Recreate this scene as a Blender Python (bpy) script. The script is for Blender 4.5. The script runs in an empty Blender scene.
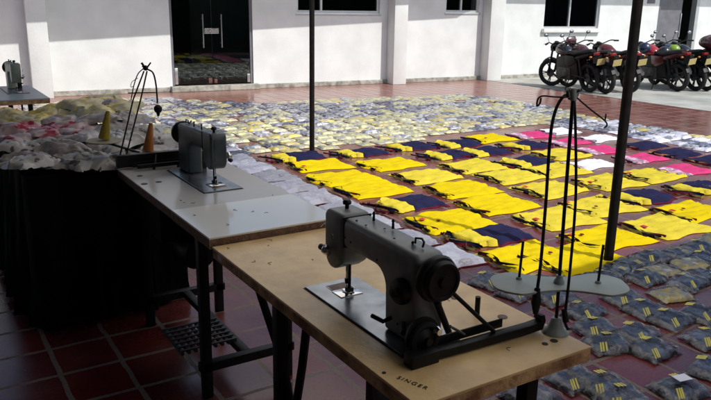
import bpy, bmesh, math, random
from mathutils import Vector, Matrix, noise
R=math.radians
S=bpy.context.scene
COL=S.collection
# ------------------------------------------------------------------ camera
CAM_H=1.6; FPX=717.94; PW,PH=711.0,400.0; PITCH=R(15.26); ROLL=R(-0.92); YAW=R(32.3)
# world axes: X and Y run along the tile courses of the yard, the wall of the building faces -Y
def _rotz(v): return Vector((v[0]*math.cos(YAW)+v[1]*math.sin(YAW),-v[0]*math.sin(YAW)+v[1]*math.cos(YAW),v[2]))
_F=Vector((0,math.cos(PITCH),-math.sin(PITCH)));_R=Vector((1,0,0));_U=_R.cross(_F)
_R2=_R*math.cos(ROLL)-_U*math.sin(ROLL);_U2=_R*math.sin(ROLL)+_U*math.cos(ROLL)
CF,CR,CU=_rotz(_F),_rotz(_R2),_rotz(_U2)
cd=bpy.data.cameras.new('camera');cam=bpy.data.objects.new('camera',cd);COL.objects.link(cam)
cam.matrix_world=Matrix(((CR.x,CU.x,-CF.x,0),(CR.y,CU.y,-CF.y,0),(CR.z,CU.z,-CF.z,CAM_H),(0,0,0,1)))
cd.sensor_width=36;cd.lens=36*FPX/PW;cd.clip_start=.05;cd.clip_end=3000
S.camera=cam
# ------------------------------------------------------------------ sky and sun
SUN=Vector((.36,-1,1.1)).normalized()
w=bpy.data.worlds.new('World');S.world=w;w.use_nodes=True
nt=w.node_tree
sky=nt.nodes.new('ShaderNodeTexSky');sky.sky_type='NISHITA';sky.sun_disc=False
sky.sun_elevation=math.asin(SUN.z);sky.sun_rotation=math.atan2(SUN.x,SUN.y)
sky.air_density=1.0;sky.dust_density=2.0;sky.ozone_density=1.0
bg=nt.nodes['Background'];nt.links.new(sky.outputs[0],bg.inputs[0]);bg.inputs[1].default_value=0.12
sl=bpy.data.lights.new('sun','SUN');so=bpy.data.objects.new('sun',sl);COL.objects.link(so)
sl.energy=2.6;sl.angle=R(.5);sl.color=(1,.965,.91);so.rotation_euler=SUN.to_track_quat('Z','Y').to_euler()
so.location=(3,-3,12)
S.view_settings.view_transform='Standard';S.view_settings.look='None';S.view_settings.gamma=1
S.view_settings.exposure=0.48;S.view_settings.use_curve_mapping=False
S.cycles.max_bounces=8;S.cycles.transparent_max_bounces=12
# ------------------------------------------------------------------ measuring helpers (pixel of the photograph -> point on a real plane)
def _ray(x,y): return CF+CR*((x-PW/2)/FPX)-CU*((y-PH/2)/FPX)
def onZ(x,y,z=0.):
    d=_ray(x,y);t=(z-CAM_H)/d.z;return Vector((0,0,CAM_H))+d*t
def inview(p,m=40):
    v=Vector(p)-Vector((0,0,CAM_H));z=v.dot(CF)
    if z<.1:return False
    x=PW/2+FPX*v.dot(CR)/z;y=PH/2-FPX*v.dot(CU)/z
    return -m<x<PW+m and -m<y<PH+m
# ------------------------------------------------------------------ materials
MC={}
def mat(name,col,rough=.6,metal=0.,var=.12,vscale=6.,bump=0.,bscale=40.,col2=None,coat=0.,coatr=.1,spec=.5,patch=None,sheen=0.,randv=0.,gloc='Object'):
    if name in MC:return MC[name]
    m=bpy.data.materials.new(name);m.use_nodes=True;n=m.node_tree.nodes;l=m.node_tree.links
    b=n['Principled BSDF'];b.inputs['Roughness'].default_value=rough;b.inputs['Metallic'].default_value=metal
    b.inputs['Specular IOR Level'].default_value=spec
    b.inputs['Coat Weight'].default_value=coat;b.inputs['Coat Roughness'].default_value=coatr
    b.inputs['Sheen Weight'].default_value=sheen
    tc=n.new('ShaderNodeTexCoord');src=tc.outputs[gloc]
    if randv:
        oi=n.new('ShaderNodeObjectInfo');va=n.new('ShaderNodeVectorMath');va.operation='MULTIPLY_ADD'
        l.new(oi.outputs['Random'],va.inputs[1]);va.inputs[0].default_value=(37,91,13);l.new(src,va.inputs[2])
        mul=n.new('ShaderNodeVectorMath');mul.operation='SCALE';mul.inputs[0].default_value=(37,91,13);l.new(oi.outputs['Random'],mul.inputs['Scale'])
        ad=n.new('ShaderNodeVectorMath');ad.operation='ADD';l.new(src,ad.inputs[0]);l.new(mul.outputs[0],ad.inputs[1]);src=ad.outputs[0]
        n.remove(va)
    nz=n.new('ShaderNodeTexNoise');nz.inputs['Scale'].default_value=vscale;nz.inputs['Detail'].default_value=6;l.new(src,nz.inputs['Vector'])
    mx=n.new('ShaderNodeMix');mx.data_type='RGBA'
    c2=col2 if col2 else tuple(max(0,c*(1-var*2.2)) for c in col)
    mx.inputs[6].default_value=(*c2,1);mx.inputs[7].default_value=(*col,1)
    rp=n.new('ShaderNodeMapRange');lo,hi=(patch if patch else (.35,.62));rp.inputs[1].default_value=lo;rp.inputs[2].default_value=hi
    l.new(nz.outputs[0],rp.inputs[0]);l.new(rp.outputs[0],mx.inputs[0]);out=mx.outputs[2]
    if randv:
        hs=n.new('ShaderNodeHueSaturation');mr=n.new('ShaderNodeMapRange');mr.inputs[3].default_value=1-randv;mr.inputs[4].default_value=1+randv
        l.new(oi.outputs['Random'],mr.inputs[0]);l.new(mr.outputs[0],hs.inputs['Value']);l.new(out,hs.inputs['Color']);out=hs.outputs[0]
    l.new(out,b.inputs['Base Color'])
    if bump:
        n2=n.new('ShaderNodeTexNoise');n2.inputs['Scale'].default_value=bscale;n2.inputs['Detail'].default_value=5;l.new(src,n2.inputs['Vector'])
        bp=n.new('ShaderNodeBump');bp.inputs['Strength'].default_value=min(1,bump);bp.inputs['Distance'].default_value=.01 if bump<=1 else .01*bump
        l.new(n2.outputs[0],bp.inputs['Height']);l.new(bp.outputs[0],b.inputs['Normal'])
        if coat:l.new(bp.outputs[0],b.inputs['Coat Normal'])
    MC[name]=m;return m
def tile_mat():
    m=bpy.data.materials.new('red_tiles');m.use_nodes=True;n=m.node_tree.nodes;l=m.node_tree.links;b=n['Principled BSDF']
    tc=n.new('ShaderNodeTexCoord')
    # slightly wavy joints
    nz=n.new('ShaderNodeTexNoise');nz.inputs['Scale'].default_value=9;nz.inputs['Detail'].default_value=3;l.new(tc.outputs['Object'],nz.inputs['Vector'])
    sb=n.new('ShaderNodeVectorMath');sb.operation='SUBTRACT';l.new(nz.outputs['Color'],sb.inputs[0]);sb.inputs[1].default_value=(.5,.5,.5)
    sc=n.new('ShaderNodeVectorMath');sc.operation='SCALE';sc.inputs['Scale'].default_value=.018;l.new(sb.outputs[0],sc.inputs[0])
    ad=n.new('ShaderNodeVectorMath');ad.operation='ADD';l.new(tc.outputs['Object'],ad.inputs[0]);l.new(sc.outputs[0],ad.inputs[1])
    mp=n.new('ShaderNodeMapping');mp.inputs['Location'].default_value=(-2.585+.2675*40+.012,-1.705+.281*40+.012,0);l.new(ad.outputs[0],mp.inputs['Vector'])
    br=n.new('ShaderNodeTexBrick');br.offset=0;br.squash=1
    br.inputs['Scale'].default_value=1;br.inputs['Mortar Size'].default_value=.012;br.inputs['Mortar Smooth'].default_value=.25
    br.inputs['Brick Width'].default_value=.2675;br.inputs['Row Height'].default_value=.281;br.inputs['Bias'].default_value=0
    br.inputs['Color1'].default_value=(.16,.019,.018,1);br.inputs['Color2'].default_value=(.095,.013,.014,1);br.inputs['Mortar'].default_value=(.16,.125,.095,1)
    l.new(mp.outputs[0],br.inputs['Vector'])
    # random dust and wear, plus a painted glare that pales the far tiles
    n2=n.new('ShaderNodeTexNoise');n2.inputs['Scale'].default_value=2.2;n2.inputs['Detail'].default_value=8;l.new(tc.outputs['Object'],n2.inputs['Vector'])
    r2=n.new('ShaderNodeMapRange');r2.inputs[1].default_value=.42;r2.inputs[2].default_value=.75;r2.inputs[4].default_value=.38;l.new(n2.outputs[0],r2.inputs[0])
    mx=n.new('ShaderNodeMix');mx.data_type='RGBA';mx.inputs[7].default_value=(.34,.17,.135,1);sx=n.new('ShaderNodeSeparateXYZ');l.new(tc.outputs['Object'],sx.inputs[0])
    ry=n.new('ShaderNodeMapRange');ry.inputs[1].default_value=4;ry.inputs[2].default_value=9.5;ry.inputs[3].default_value=0;ry.inputs[4].default_value=.68;l.new(sx.outputs[1],ry.inputs[0])  # wall glare painted into the tile colour, growing along Y
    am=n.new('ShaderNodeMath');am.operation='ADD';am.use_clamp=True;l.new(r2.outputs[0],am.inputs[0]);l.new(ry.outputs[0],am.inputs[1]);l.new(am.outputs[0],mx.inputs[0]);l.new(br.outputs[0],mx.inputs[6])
    n3=n.new('ShaderNodeTexNoise');n3.inputs['Scale'].default_value=70;n3.inputs['Detail'].default_value=4;l.new(tc.outputs['Object'],n3.inputs['Vector'])
    mm=n.new('ShaderNodeMix');mm.data_type='RGBA';mm.blend_type='MULTIPLY';mm.inputs[0].default_value=.55;l.new(mx.outputs[2],mm.inputs[6])
    r3=n.new('ShaderNodeMapRange');r3.inputs[1].default_value=.3;r3.inputs[2].default_value=.7;r3.inputs[3].default_value=.35;r3.inputs[4].default_value=1.25;l.new(n3.outputs[0],r3.inputs[0]);l.new(r3.outputs[0],mm.inputs[7])
    l.new(mm.outputs[2],b.inputs['Base Color'])
    rr=n.new('ShaderNodeMapRange');rr.inputs[3].default_value=.10;rr.inputs[4].default_value=.5;l.new(br.outputs['Fac'],rr.inputs[0])
    ra=n.new('ShaderNodeMath');ra.operation='MULTIPLY_ADD';l.new(n2.outputs[0],ra.inputs[0]);ra.inputs[1].default_value=.22;l.new(rr.outputs[0],ra.inputs[2]);l.new(ra.outputs[0],b.inputs['Roughness'])
    inv=n.new('ShaderNodeMath');inv.operation='MULTIPLY_ADD';inv.inputs[1].default_value=-1;inv.inputs[2].default_value=1;l.new(br.outputs['Fac'],inv.inputs[0])
    a2=n.new('ShaderNodeMath');a2.operation='MULTIPLY_ADD';l.new(n3.outputs[0],a2.inputs[0]);a2.inputs[1].default_value=.12;l.new(inv.outputs[0],a2.inputs[2])
    bp=n.new('ShaderNodeBump');bp.inputs['Strength'].default_value=.3;bp.inputs['Distance'].default_value=.0015;l.new(a2.outputs[0],bp.inputs['Height']);l.new(bp.outputs[0],b.inputs['Normal'])
    return m
def wall_mat():
    m=mat('white_plaster',(.73,.755,.745),.75,var=.05,vscale=2.2,bump=.35,bscale=55)
    return m
def film_mat():
    m=bpy.data.materials.new('clear_plastic_film');m.use_nodes=True;n=m.node_tree.nodes;l=m.node_tree.links
    n.remove(n['Principled BSDF']);out=n['Material Output']
    t=n.new('ShaderNodeBsdfTransparent');t.inputs[0].default_value=(.93,.94,.95,1)
    g=n.new('ShaderNodeBsdfGlossy');g.inputs['Roughness'].default_value=.16
    d=n.new('ShaderNodeBsdfDiffuse');d.inputs[0].default_value=(.75,.77,.8,1)
    tc=n.new('ShaderNodeTexCoord');nz=n.new('ShaderNodeTexNoise');nz.inputs['Scale'].default_value=22;nz.inputs['Detail'].default_value=4;nz.inputs['Distortion'].default_value=1.2
    l.new(tc.outputs['Object'],nz.inputs['Vector'])
    bp=n.new('ShaderNodeBump');bp.inputs['Strength'].default_value=1;bp.inputs['Distance'].default_value=.005;l.new(nz.outputs[0],bp.inputs['Height']);l.new(bp.outputs[0],g.inputs['Normal'])
    f=n.new('ShaderNodeFresnel');f.inputs['IOR'].default_value=1.5;l.new(bp.outputs[0],f.inputs['Normal'])
    m0=n.new('ShaderNodeMixShader');n4=n.new('ShaderNodeMapRange');n4.inputs[1].default_value=.56;n4.inputs[2].default_value=.72;n4.inputs[3].default_value=.02;n4.inputs[4].default_value=.22;l.new(nz.outputs[0],n4.inputs[0]);l.new(n4.outputs[0],m0.inputs[0]);l.new(t.outputs[0],m0.inputs[1]);l.new(d.outputs[0],m0.inputs[2])
    m1=n.new('ShaderNodeMixShader');l.new(f.outputs[0],m1.inputs[0]);l.new(m0.outputs[0],m1.inputs[1]);l.new(g.outputs[0],m1.inputs[2]);l.new(m1.outputs[0],out.inputs[0])
    return m
def canvas_mat():
    m=bpy.data.materials.new('canopy_canvas');m.use_nodes=True;n=m.node_tree.nodes;l=m.node_tree.links
    n.remove(n['Principled BSDF']);out=n['Material Output']
    t=n.new('ShaderNodeBsdfTranslucent');t.inputs[0].default_value=(.92,.86,.76,1)
    d=n.new('ShaderNodeBsdfDiffuse');d.inputs[0].default_value=(.6,.63,.68,1)
    m1=n.new('ShaderNodeMixShader');m1.inputs[0].default_value=.1;l.new(t.outputs[0],m1.inputs[1]);l.new(d.outputs[0],m1.inputs[2]);l.new(m1.outputs[0],out.inputs[0])
    return m
def glass_mat():
    m=bpy.data.materials.new('dark_glass');m.use_nodes=True;n=m.node_tree.nodes;l=m.node_tree.links
    n.remove(n['Principled BSDF']);out=n['Material Output']
    t=n.new('ShaderNodeBsdfTransparent');t.inputs[0].default_value=(.34,.40,.37,1)
    g=n.new('ShaderNodeBsdfGlossy');g.inputs['Roughness'].default_value=.02;g.inputs[0].default_value=(.9,.95,.92,1)
    f=n.new('ShaderNodeFresnel');f.inputs['IOR'].default_value=1.5
    m1=n.new('ShaderNodeMixShader');l.new(f.outputs[0],m1.inputs[0]);l.new(t.outputs[0],m1.inputs[1]);l.new(g.outputs[0],m1.inputs[2]);l.new(m1.outputs[0],out.inputs[0])
    return m
M=dict(
 plaster=wall_mat(),plinth=mat('stained_concrete',(.42,.41,.36),.85,var=.25,vscale=9,bump=.5),
 conc=mat('yard_concrete',(.46,.465,.42),.8,var=.16,vscale=1.6,bump=.3,bscale=30),
 alu=mat('aluminium_frame',(.62,.64,.65),.4,metal=.6,var=.03),hsteel=mat('dull_steel',(.26,.26,.255),.4,metal=.8,var=.1),steel=mat('brushed_steel',(.7,.7,.68),.28,metal=1,var=.04),
 ddark=mat('dark_cast_iron',(.05,.05,.055),.5),dark=mat('dark_interior',(.02,.026,.03),.8),room=mat('dim_room_paint',(.38,.42,.40),.8,var=.1),doorgrey=mat('grey_metal_door',(.17,.17,.19),.45,var=.1),
 glass=glass_mat(),film=film_mat(),sillw=mat('white_sill',(.78,.79,.77),.6,var=.04),
 black=mat('black_paint',(.007,.007,.008),.5,spec=.3,var=.2),blackr=mat('black_rubber',(.008,.008,.009),.75,spec=.3,var=.2),
 polem=mat('black_pole_paint',(.008,.006,.006),.8,spec=.2,var=.3,vscale=20),
 canv=canvas_mat(),
 beige=mat('beige_laminate',(.84,.59,.28),.36,col2=(.68,.45,.21),vscale=11,bump=.12,bscale=90,spec=.5),
 ply=mat('worn_wood_edge',(.62,.40,.19),.7,col2=(.22,.10,.045),vscale=17,bump=.6,bscale=60),
 leaf=mat('bright_white_laminate',(.88,.88,.85),.12,var=.03,vscale=3,spec=.7),white=mat('white_laminate',(.60,.58,.56),.16,var=.03,vscale=3,bump=.04,bscale=25,spec=.6),
 board=mat('particle_board_edge',(.23,.13,.08),.75,var=.2,vscale=60,bump=.5,bscale=120),
 greyl=mat('grey_laminate',(.36,.40,.39),.3,var=.05),
 mgrey=mat('grey_machine_enamel',(.20,.22,.225),.38,var=.12,vscale=24,bump=.05,bscale=60,spec=.5),
 mblue=mat('blue_grey_machine_enamel',(.06,.085,.095),.36,var=.2,vscale=10),
 mgreen=mat('greenish_machine_enamel',(.22,.25,.20),.4,var=.15,vscale=10),
 bed=mat('worn_steel_bed',(.34,.37,.40),.25,metal=.8,var=.18,vscale=12,bump=.05),
 chrome=mat('chrome',(.75,.75,.75),.12,metal=1,var=.02),rust=mat('rusty_plate',(.16,.06,.04),.5,var=.3,vscale=50),
 standg=mat('grey_stand_plastic',(.30,.35,.34),.45,var=.1),
 yellow=mat('yellow_jersey_cloth',(.66,.50,.0),.9,var=.05,vscale=7,bump=.5,bscale=45,spec=.15),
 yellow2=mat('paler_yellow_jersey_cloth',(.64,.52,.04),.9,var=.05,vscale=7,bump=.5,bscale=45,spec=.15),
 navy=mat('navy_cloth',(.016,.016,.060),.9,spec=.15,var=.15,vscale=8,bump=.3,bscale=30),
 navy2=mat('dark_navy_trim',(.010,.010,.022),.9,spec=.15,var=.2),
 maroon=mat('maroon_trim',(.13,.010,.025),.9,spec=.15,var=.15),red=mat('red_label',(.5,.03,.02),.7),
 pink=mat('magenta_cloth',(.62,.03,.17),.8,var=.08,bump=.3,bscale=25),pinkw=mat('pale_pink_print',(.75,.45,.6),.8,var=.3,vscale=25,patch=(.4,.6)),
 whitec=mat('white_cloth',(.78,.78,.86),.8,var=.05,bump=.3,bscale=25),olive=mat('olive_trim',(.30,.29,.08),.8,var=.3),
 orange=mat('orange_trim',(.75,.35,.12),.8,var=.15),
)
# rumpled packs: printed clothing folded inside clear bags
def pack(name,a,b,**k): return mat(name,a,.5,col2=b,vscale=k.pop('vs',15),patch=k.pop('patch',(.47,.53)),bump=k.pop('bump',1.0),bscale=34,coat=k.pop('coat',1.),coatr=.12,randv=.28,**k)
PK=dict(
 cream=pack('pack_cream_yellow',(.70,.66,.33),(.40,.39,.33)),
 yel=pack('pack_yellow',(.70,.56,.12),(.48,.44,.30)),
 slate=pack('pack_slate',(.27,.28,.34),(.07,.075,.12)),
 grey=pack('pack_grey',(.60,.60,.62),(.20,.205,.24)),
 lav=pack('pack_white_shirt',(.86,.85,.93),(.70,.69,.80),vs=9),
 navyp=pack('pack_navy_grey',(.11,.13,.20),(.020,.024,.060),vs=8,patch=(.5,.56)),
)
# ------------------------------------------------------------------ mesh builder
class MB:
    def __init__(s):s.v=[];s.f=[];s.m=[];s.mats=[]
    def mi(s,m):
        if m not in s.mats:s.mats.append(m)
        return s.mats.index(m)
    def add(s,vs,fs,m):
        k=len(s.v);i=s.mi(m);s.v+=[tuple(v) for v in vs]
        for f in fs:s.f.append([k+a for a in f]);s.m.append(i)
        return s
    def box(s,x0,x1,y0,y1,z0,z1,m,T=None):
        vs=[Vector((x,y,z)) for x in (x0,x1) for y in (y0,y1) for z in (z0,z1)]
        if T:vs=[T@v for v in vs]
        return s.add(vs,[(0,1,3,2),(4,6,7,5),(0,4,5,1),(2,3,7,6),(0,2,6,4),(1,5,7,3)],m)
    def tube(s,pts,r,m,n=8,cap=True):
        pts=[Vector(p) for p in pts];rs=r if isinstance(r,(list,tuple)) else [r]*len(pts)
        vs=[];up=None
        for i,p in enumerate(pts):
            d=(pts[min(i+1,len(pts)-1)]-pts[max(i-1,0)]).normalized()
            if up is None:
                up=Vector((0,0,1)) if abs(d.z)<.9 else Vector((1,0,0))
            a=d.cross(up).normalized();b=a.cross(d).normalized();up=b
            for k in range(n):
                t=2*math.pi*k/n;vs.append(p+(a*math.cos(t)+b*math.sin(t))*rs[i])
        fs=[(i*n+k,i*n+(k+1)%n,(i+1)*n+(k+1)%n,(i+1)*n+k) for i in range(len(pts)-1) for k in range(n)]
        if cap:fs+=[tuple(range(n-1,-1,-1)),tuple((len(pts)-1)*n+k for k in range(n))]
        return s.add(vs,fs,m)
    def lathe(s,prof,m,o=(0,0,0),ax=(0,0,1),n=20):
        ax=Vector(ax).normalized();q=ax.to_track_quat('Z','Y').to_matrix();o=Vector(o);vs=[]
        for r,z in prof:
            for k in range(n):
                t=2*math.pi*k/n;vs.append(o+q@Vector((r*math.cos(t),r*math.sin(t),z)))
        fs=[(i*n+k,i*n+(k+1)%n,(i+1)*n+(k+1)%n,(i+1)*n+k) for i in range(len(prof)-1) for k in range(n)]
        fs+=[tuple(range(n-1,-1,-1)),tuple((len(prof)-1)*n+k for k in range(n))]
        return s.add(vs,fs,m)
    def torus(s,o,ax,R_,r,m,n=28,k=8,sq=1.):
        ax=Vector(ax).normalized();q=ax.to_track_quat('Z','Y').to_matrix();o=Vector(o);vs=[]
        for i in range(n):
            a=2*math.pi*i/n
            for j in range(k):
                b=2*math.pi*j/k;rr=R_+r*math.cos(b)
                vs.append(o+q@Vector((rr*math.cos(a),rr*math.sin(a),r*sq*math.sin(b))))
        return s.add(vs,[(i*k+j,((i+1)%n)*k+j,((i+1)%n)*k+(j+1)%k,i*k+(j+1)%k) for i in range(n) for j in range(k)],m)
    def prism(s,poly,y0,y1,m,plane='xz'):
        n=len(poly);P=(lambda a,b,c:(a,c,b)) if plane=='xz' else (lambda a,b,c:(a,b,c))
        vs=[P(a,b,y0) for a,b in poly]+[P(a,b,y1) for a,b in poly]
        fs=[tuple(range(n)),tuple(range(2*n-1,n-1,-1))]+[(i,i+n,(i+1)%n+n,(i+1)%n) for i in range(n)]
        return s.add(vs,fs,m)
    def ball(s,o,rx,ry,rz,m,n=14,k=9,T=None):
        vs=[];o=Vector(o)
        for j in range(k+1):
            ph=math.pi*j/k
            for i in range(n):
                t=2*math.pi*i/n;v=Vector((rx*math.sin(ph)*math.cos(t),ry*math.sin(ph)*math.sin(t),rz*math.cos(ph)))
                if T:v=T@v
                vs.append(o+v)
        return s.add(vs,[(j*n+i,(j+1)*n+i,(j+1)*n+(i+1)%n,j*n+(i+1)%n) for j in range(k) for i in range(n)],m)
    def mesh(s,name,smooth=None,bevel=0,seg=2):
        me=bpy.data.meshes.new(name);me.from_pydata(s.v,[],s.f)
        for m in s.mats:me.materials.append(m)
        me.polygons.foreach_set('material_index',s.m)
        bm=bmesh.new();bm.from_mesh(me)
        bmesh.ops.remove_doubles(bm,verts=bm.verts,dist=1e-5)
        bmesh.ops.recalc_face_normals(bm,faces=bm.faces)
        if bevel:
            ed=[e for e in bm.edges if len(e.link_faces)==2 and e.calc_face_angle(0)>R(35)]
            bmesh.ops.bevel(bm,geom=ed,offset=bevel,segments=seg,affect='EDGES',profile=.5,clamp_overlap=True)
        bm.to_mesh(me);bm.free()
        if smooth is not None:
            me.polygons.foreach_set('use_smooth',[True]*len(me.polygons))
            me.set_sharp_from_angle(angle=R(smooth))
        return me
    def build(s,name,parent=None,smooth=40,bevel=0,seg=2,loc=None):
        return mk(name,s.mesh(name,smooth,bevel,seg),parent,loc)
def mk(name,me,parent=None,loc=None):
    o=bpy.data.objects.new(name,me);COL.objects.link(o)
    if parent:o.parent=parent
    if loc:o.location=loc
    return o
def tag(o,label=None,cat=None,group=None,kind=None):
    if label:o['label']=label
    if cat:o['category']=cat
    if group:o['group']=group
    if kind:o['kind']=kind
    return o
def empty(name,loc=(0,0,0),rz=0,label=None,cat=None,group=None):
    o=bpy.data.objects.new(name,None);COL.objects.link(o);o.location=loc;o.rotation_euler=(0,0,rz);o.empty_display_size=.1
    return tag(o,label,cat,group)
def copy_tree(o,parent=None):
    c=o.copy();COL.objects.link(c);c.parent=parent
    for ch in list(o.children):copy_tree(ch,c)
    return c
# ------------------------------------------------------------------ ground
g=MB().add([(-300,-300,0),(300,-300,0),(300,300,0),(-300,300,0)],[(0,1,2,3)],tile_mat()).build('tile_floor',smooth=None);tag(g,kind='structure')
poly=[(11.13,-60,.004),(60,-60,.004),(60,60,.004),(11.13,60,.004)]
random.seed(4)
edge=[(11.13+random.uniform(-.03,.03),y*.5,.004) for y in range(28,-60,-1)]
g=MB().add([(60,14,.004)]+edge+[(60,-29.5,.004)],[tuple(range(len(edge)+2))],M['conc']).build('concrete_drive',smooth=None);tag(g,kind='structure')
# ------------------------------------------------------------------ white building
WA=math.atan(-.0886)
bld=empty('white_building',(0,13.336,0),WA,'long white plastered building with pilasters, dark glass door and windows','building')
bi=bld.matrix_basis=Matrix.Translation((0,13.336,0))@Matrix.Rotation(WA,4,'Z')
biv=Matrix.Translation((0,13.336,0))@Matrix.Rotation(WA,4,'Z');biv=biv.inverted()
def wl(x,y,off=0.):
    """point of the photograph on the wall face (local v=off) -> u,z"""
    o=biv@Vector((0,0,CAM_H));d=biv.to_3x3()@_ray(x,y);t=(off-o.y)/d.y;p=o+d*t;return p.x,p.z
def U(x,y,off=0.):return wl(x,y,off)[0]
H=3.35
du0,du1=U(172,70,.0),U(253.5,70,.0)
w1=(U(297,8),U(380,8),wl(340,13)[1]);w2=(U(446,8),U(479.5,8),wl(462,12.5)[1]);w3=(U(544,20),U(599,20),wl(571,28.5)[1])
d2=(U(657.5,20),U(697.5,20),0.0)
ops=sorted([(du0,du1,.1,2.5),(w1[0],w1[1],w1[2],2.4),(w2[0],w2[1],w2[2],2.4),(w3[0],w3[1],w3[2],2.2),(d2[0],d2[1],.05,2.3)])
wm=MB();T_=.24;u=-14
for a,b,z0,z1 in ops:
    wm.box(u,a,0,T_,0,H,M['plaster'])
    if z0>.06:wm.box(a,b,0,T_,0,z0,M['plaster'])
    wm.box(a,b,0,T_,z1,H,M['plaster']);u=b
wm.box(u,40,0,T_,0,H,M['plaster']);wm.build('wall',bld,smooth=None)
# plinth strip of stained concrete
pm=MB()
for a,b in ((-14,du0-.02),(du1+.02,U(485,81)),(U(500,80),d2[0])):
    pm.box(a,b,-.05,-.002,0,.085,M['plinth'])
pm.build('plinth',bld,smooth=None,bevel=.008)
MB().box(du0-.05,du1+.08,-.16,.2,0,.1,M['plinth']).build('door_step',bld,smooth=None,bevel=.012)
# pilasters
for (xa,xb,yb) in ((33.5,54,95),(393,406,83.5),(487,501,81)):
    a=U(xa,yb,-.3);b=U(xb,yb,-.3)
    MB().box(a,b,-.3,-.002,0,H,M['plaster']).build('pilaster',bld,smooth=30,bevel=.012)
# roof slab that throws the shadow on the upper wall
sl_=[(-14,-2.05),(2.2,-1.92),(11.1,-1.50),(11.6,-1.22),(40,-1.18),(40,.3),(-14,.3)]
MB().add([(a,b,3.05) for a,b in sl_]+[(a,b,3.25) for a,b in sl_],[tuple(range(7)),tuple(range(13,6,-1))]+[(i,(i+1)%7,(i+1)%7+7,i+7) for i in range(7)],M['plaster']).build('roof_eave',bld,smooth=None)
MB().box(-14,40,.3,7,0,.02,M['dark']).box(-14,40,6.8,7,.02,3.5,M['dark']).box(-14,2.1,.3,7,3.5,3.6,M['dark']).box(8.2,40,.3,7,3.5,3.6,M['dark']).box(2.1,8.2,.3,4.3,3.5,3.6,M['dark']).box(2.1,8.2,5.0,7,3.5,3.6,M['dark']).box(2,2.1,.26,6.8,.02,3.5,M['dark']).box(8.2,8.3,.26,6.8,.02,3.5,M['dark']).build('interior_room',bld,smooth=None)  # ceiling slot added as an unseen light well for the door room
MB().box(2.12,8.18,5.6,5.7,.03,3.4,M['room']).box(2.12,8.18,.3,5.6,.021,.03,M['room']).box(5.3,6.0,5.5,5.59,.03,2.1,M['dark']).box(2.12,3.0,2.0,5.5,.03,2.4,M['doorgrey']).build('room_back_wall',bld,smooth=None)
# glass double door
dr=MB();dr.box(du0,du0+.05,.03,.09,.1,2.5,M['doorgrey']);dr.box(du1-.05,du1,.03,.09,.1,2.5,M['doorgrey']);dr.box(du0,du1,.03,.09,2.44,2.5,M['doorgrey'])
fr=dr.build('door_frame',bld,smooth=None,bevel=.004)
dm=(du0+du1)/2
for a,b,sx,ang in ((du0+.055,dm-.004,1,0),(dm+.004,du1-.055,-1,0)):
    lf=mk('glass_door',MB().box(a,b,.05,.06,.12,2.42,M['glass']).mesh('glass_door',None),bld)
    hx=(b-.17) if sx==1 else (a+.17)
    hm=MB();hm.tube([(hx,.0,.78),(hx,.0,1.38)],.013,M['hsteel'],10);hm.tube([(hx,.0,.86),(hx,.05,.86)],.01,M['steel']);hm.tube([(hx,.0,1.3),(hx,.05,1.3)],.01,M['steel'])
    hm.build('handle',lf)
    MB().box((a if sx==1 else b-.06),(a+.06 if sx==1 else b),.035,.075,.12,(.42 if sx==1 else .28),M['steel']).build('hinge_fitting',lf,bevel=.004)
    MB().box((b-.09 if sx==1 else a+.01),(b-.02 if sx==1 else a+.07),.035,.075,.12,(.22 if sx==1 else .2),M['rust']).build('floor_lock',lf,bevel=.004)
sg=MB();sg.box(dm-.14,dm+.13,.035,.048,1.03,1.13,mat('door_notice_paper',(.45,.45,.42),.6,var=.4,vscale=60,patch=(.45,.5)));sg.build('door_notice',bld,smooth=None)
# windows
def window(a,b,z0,z1,mull,nm):
    f=MB();t=.045
    f.box(a,b,.05,.11,z0,z0+t,M['alu']);f.box(a,b,.05,.11,z1-t,z1,M['alu']);f.box(a,a+t,.05,.11,z0+t,z1-t,M['alu']);f.box(b-t,b,.05,.11,z0+t,z1-t,M['alu'])
    for mu in mull:f.box(mu-t/2,mu+t/2,.045,.105,z0+t,z1-t,M['alu'])
    o=f.build('window',bld,smooth=None,bevel=.003)
    MB().box(a+.02,b-.02,.078,.084,z0+.02,z1-.02,M['glass']).build('pane',o,smooth=None)
    return o
def lintel(a,b,z,mt,d=.02,t=.07):return MB().box(a-.03,b+.03,-d,.06,z-t,z-.001,mt)
o=window(w1[0],w1[1],w1[2],2.4,[(w1[0]+w1[1])/2-.38],'');lintel(*w1[:2],w1[2],M['alu'],.012,.05).build('sill',o,bevel=.004)
o=window(w2[0],w2[1],w2[2],2.4,[U(462.5,5)],'');lintel(*w2[:2],w2[2],M['alu'],.012,.05).build('sill',o,bevel=.004)
o=window(w3[0],w3[1],w3[2],2.2,[U(571,15)],'');lintel(w3[0]-.02,w3[1],w3[2],M['sillw'],.09,.09).build('sill',o,bevel=.008)
# metal door on the right with one leaf ajar
f=MB();f.box(d2[0]+.061,d2[1]-.121,.0,.14,2.24,2.3,M['doorgrey']);f.box(d2[0],d2[0]+.06,.0,.14,.05,2.3,M['doorgrey']);f.box(d2[1]-.12,d2[1],-.01,.14,.05,2.3,M['alu']);fo=f.build('side_door_frame',bld,smooth=None,bevel=.004)
um=U(680,20,.1)
MB().box(d2[0]+.07,um,.08,.12,.06,2.28,M['doorgrey']).build('door_leaf',fo,smooth=None,bevel=.004)
MB().box(um-.035,um-.01,.05,.08,.9,1.5,M['steel']).build('handle',fo,bevel=.004)
MB().box(U(651,2)-.13,U(651,2)+.13,-.02,-.002,wl(658,3.5)[1],wl(658,-8)[1],M['doorgrey']).build('wall_plaque',bld,bevel=.003)
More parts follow.
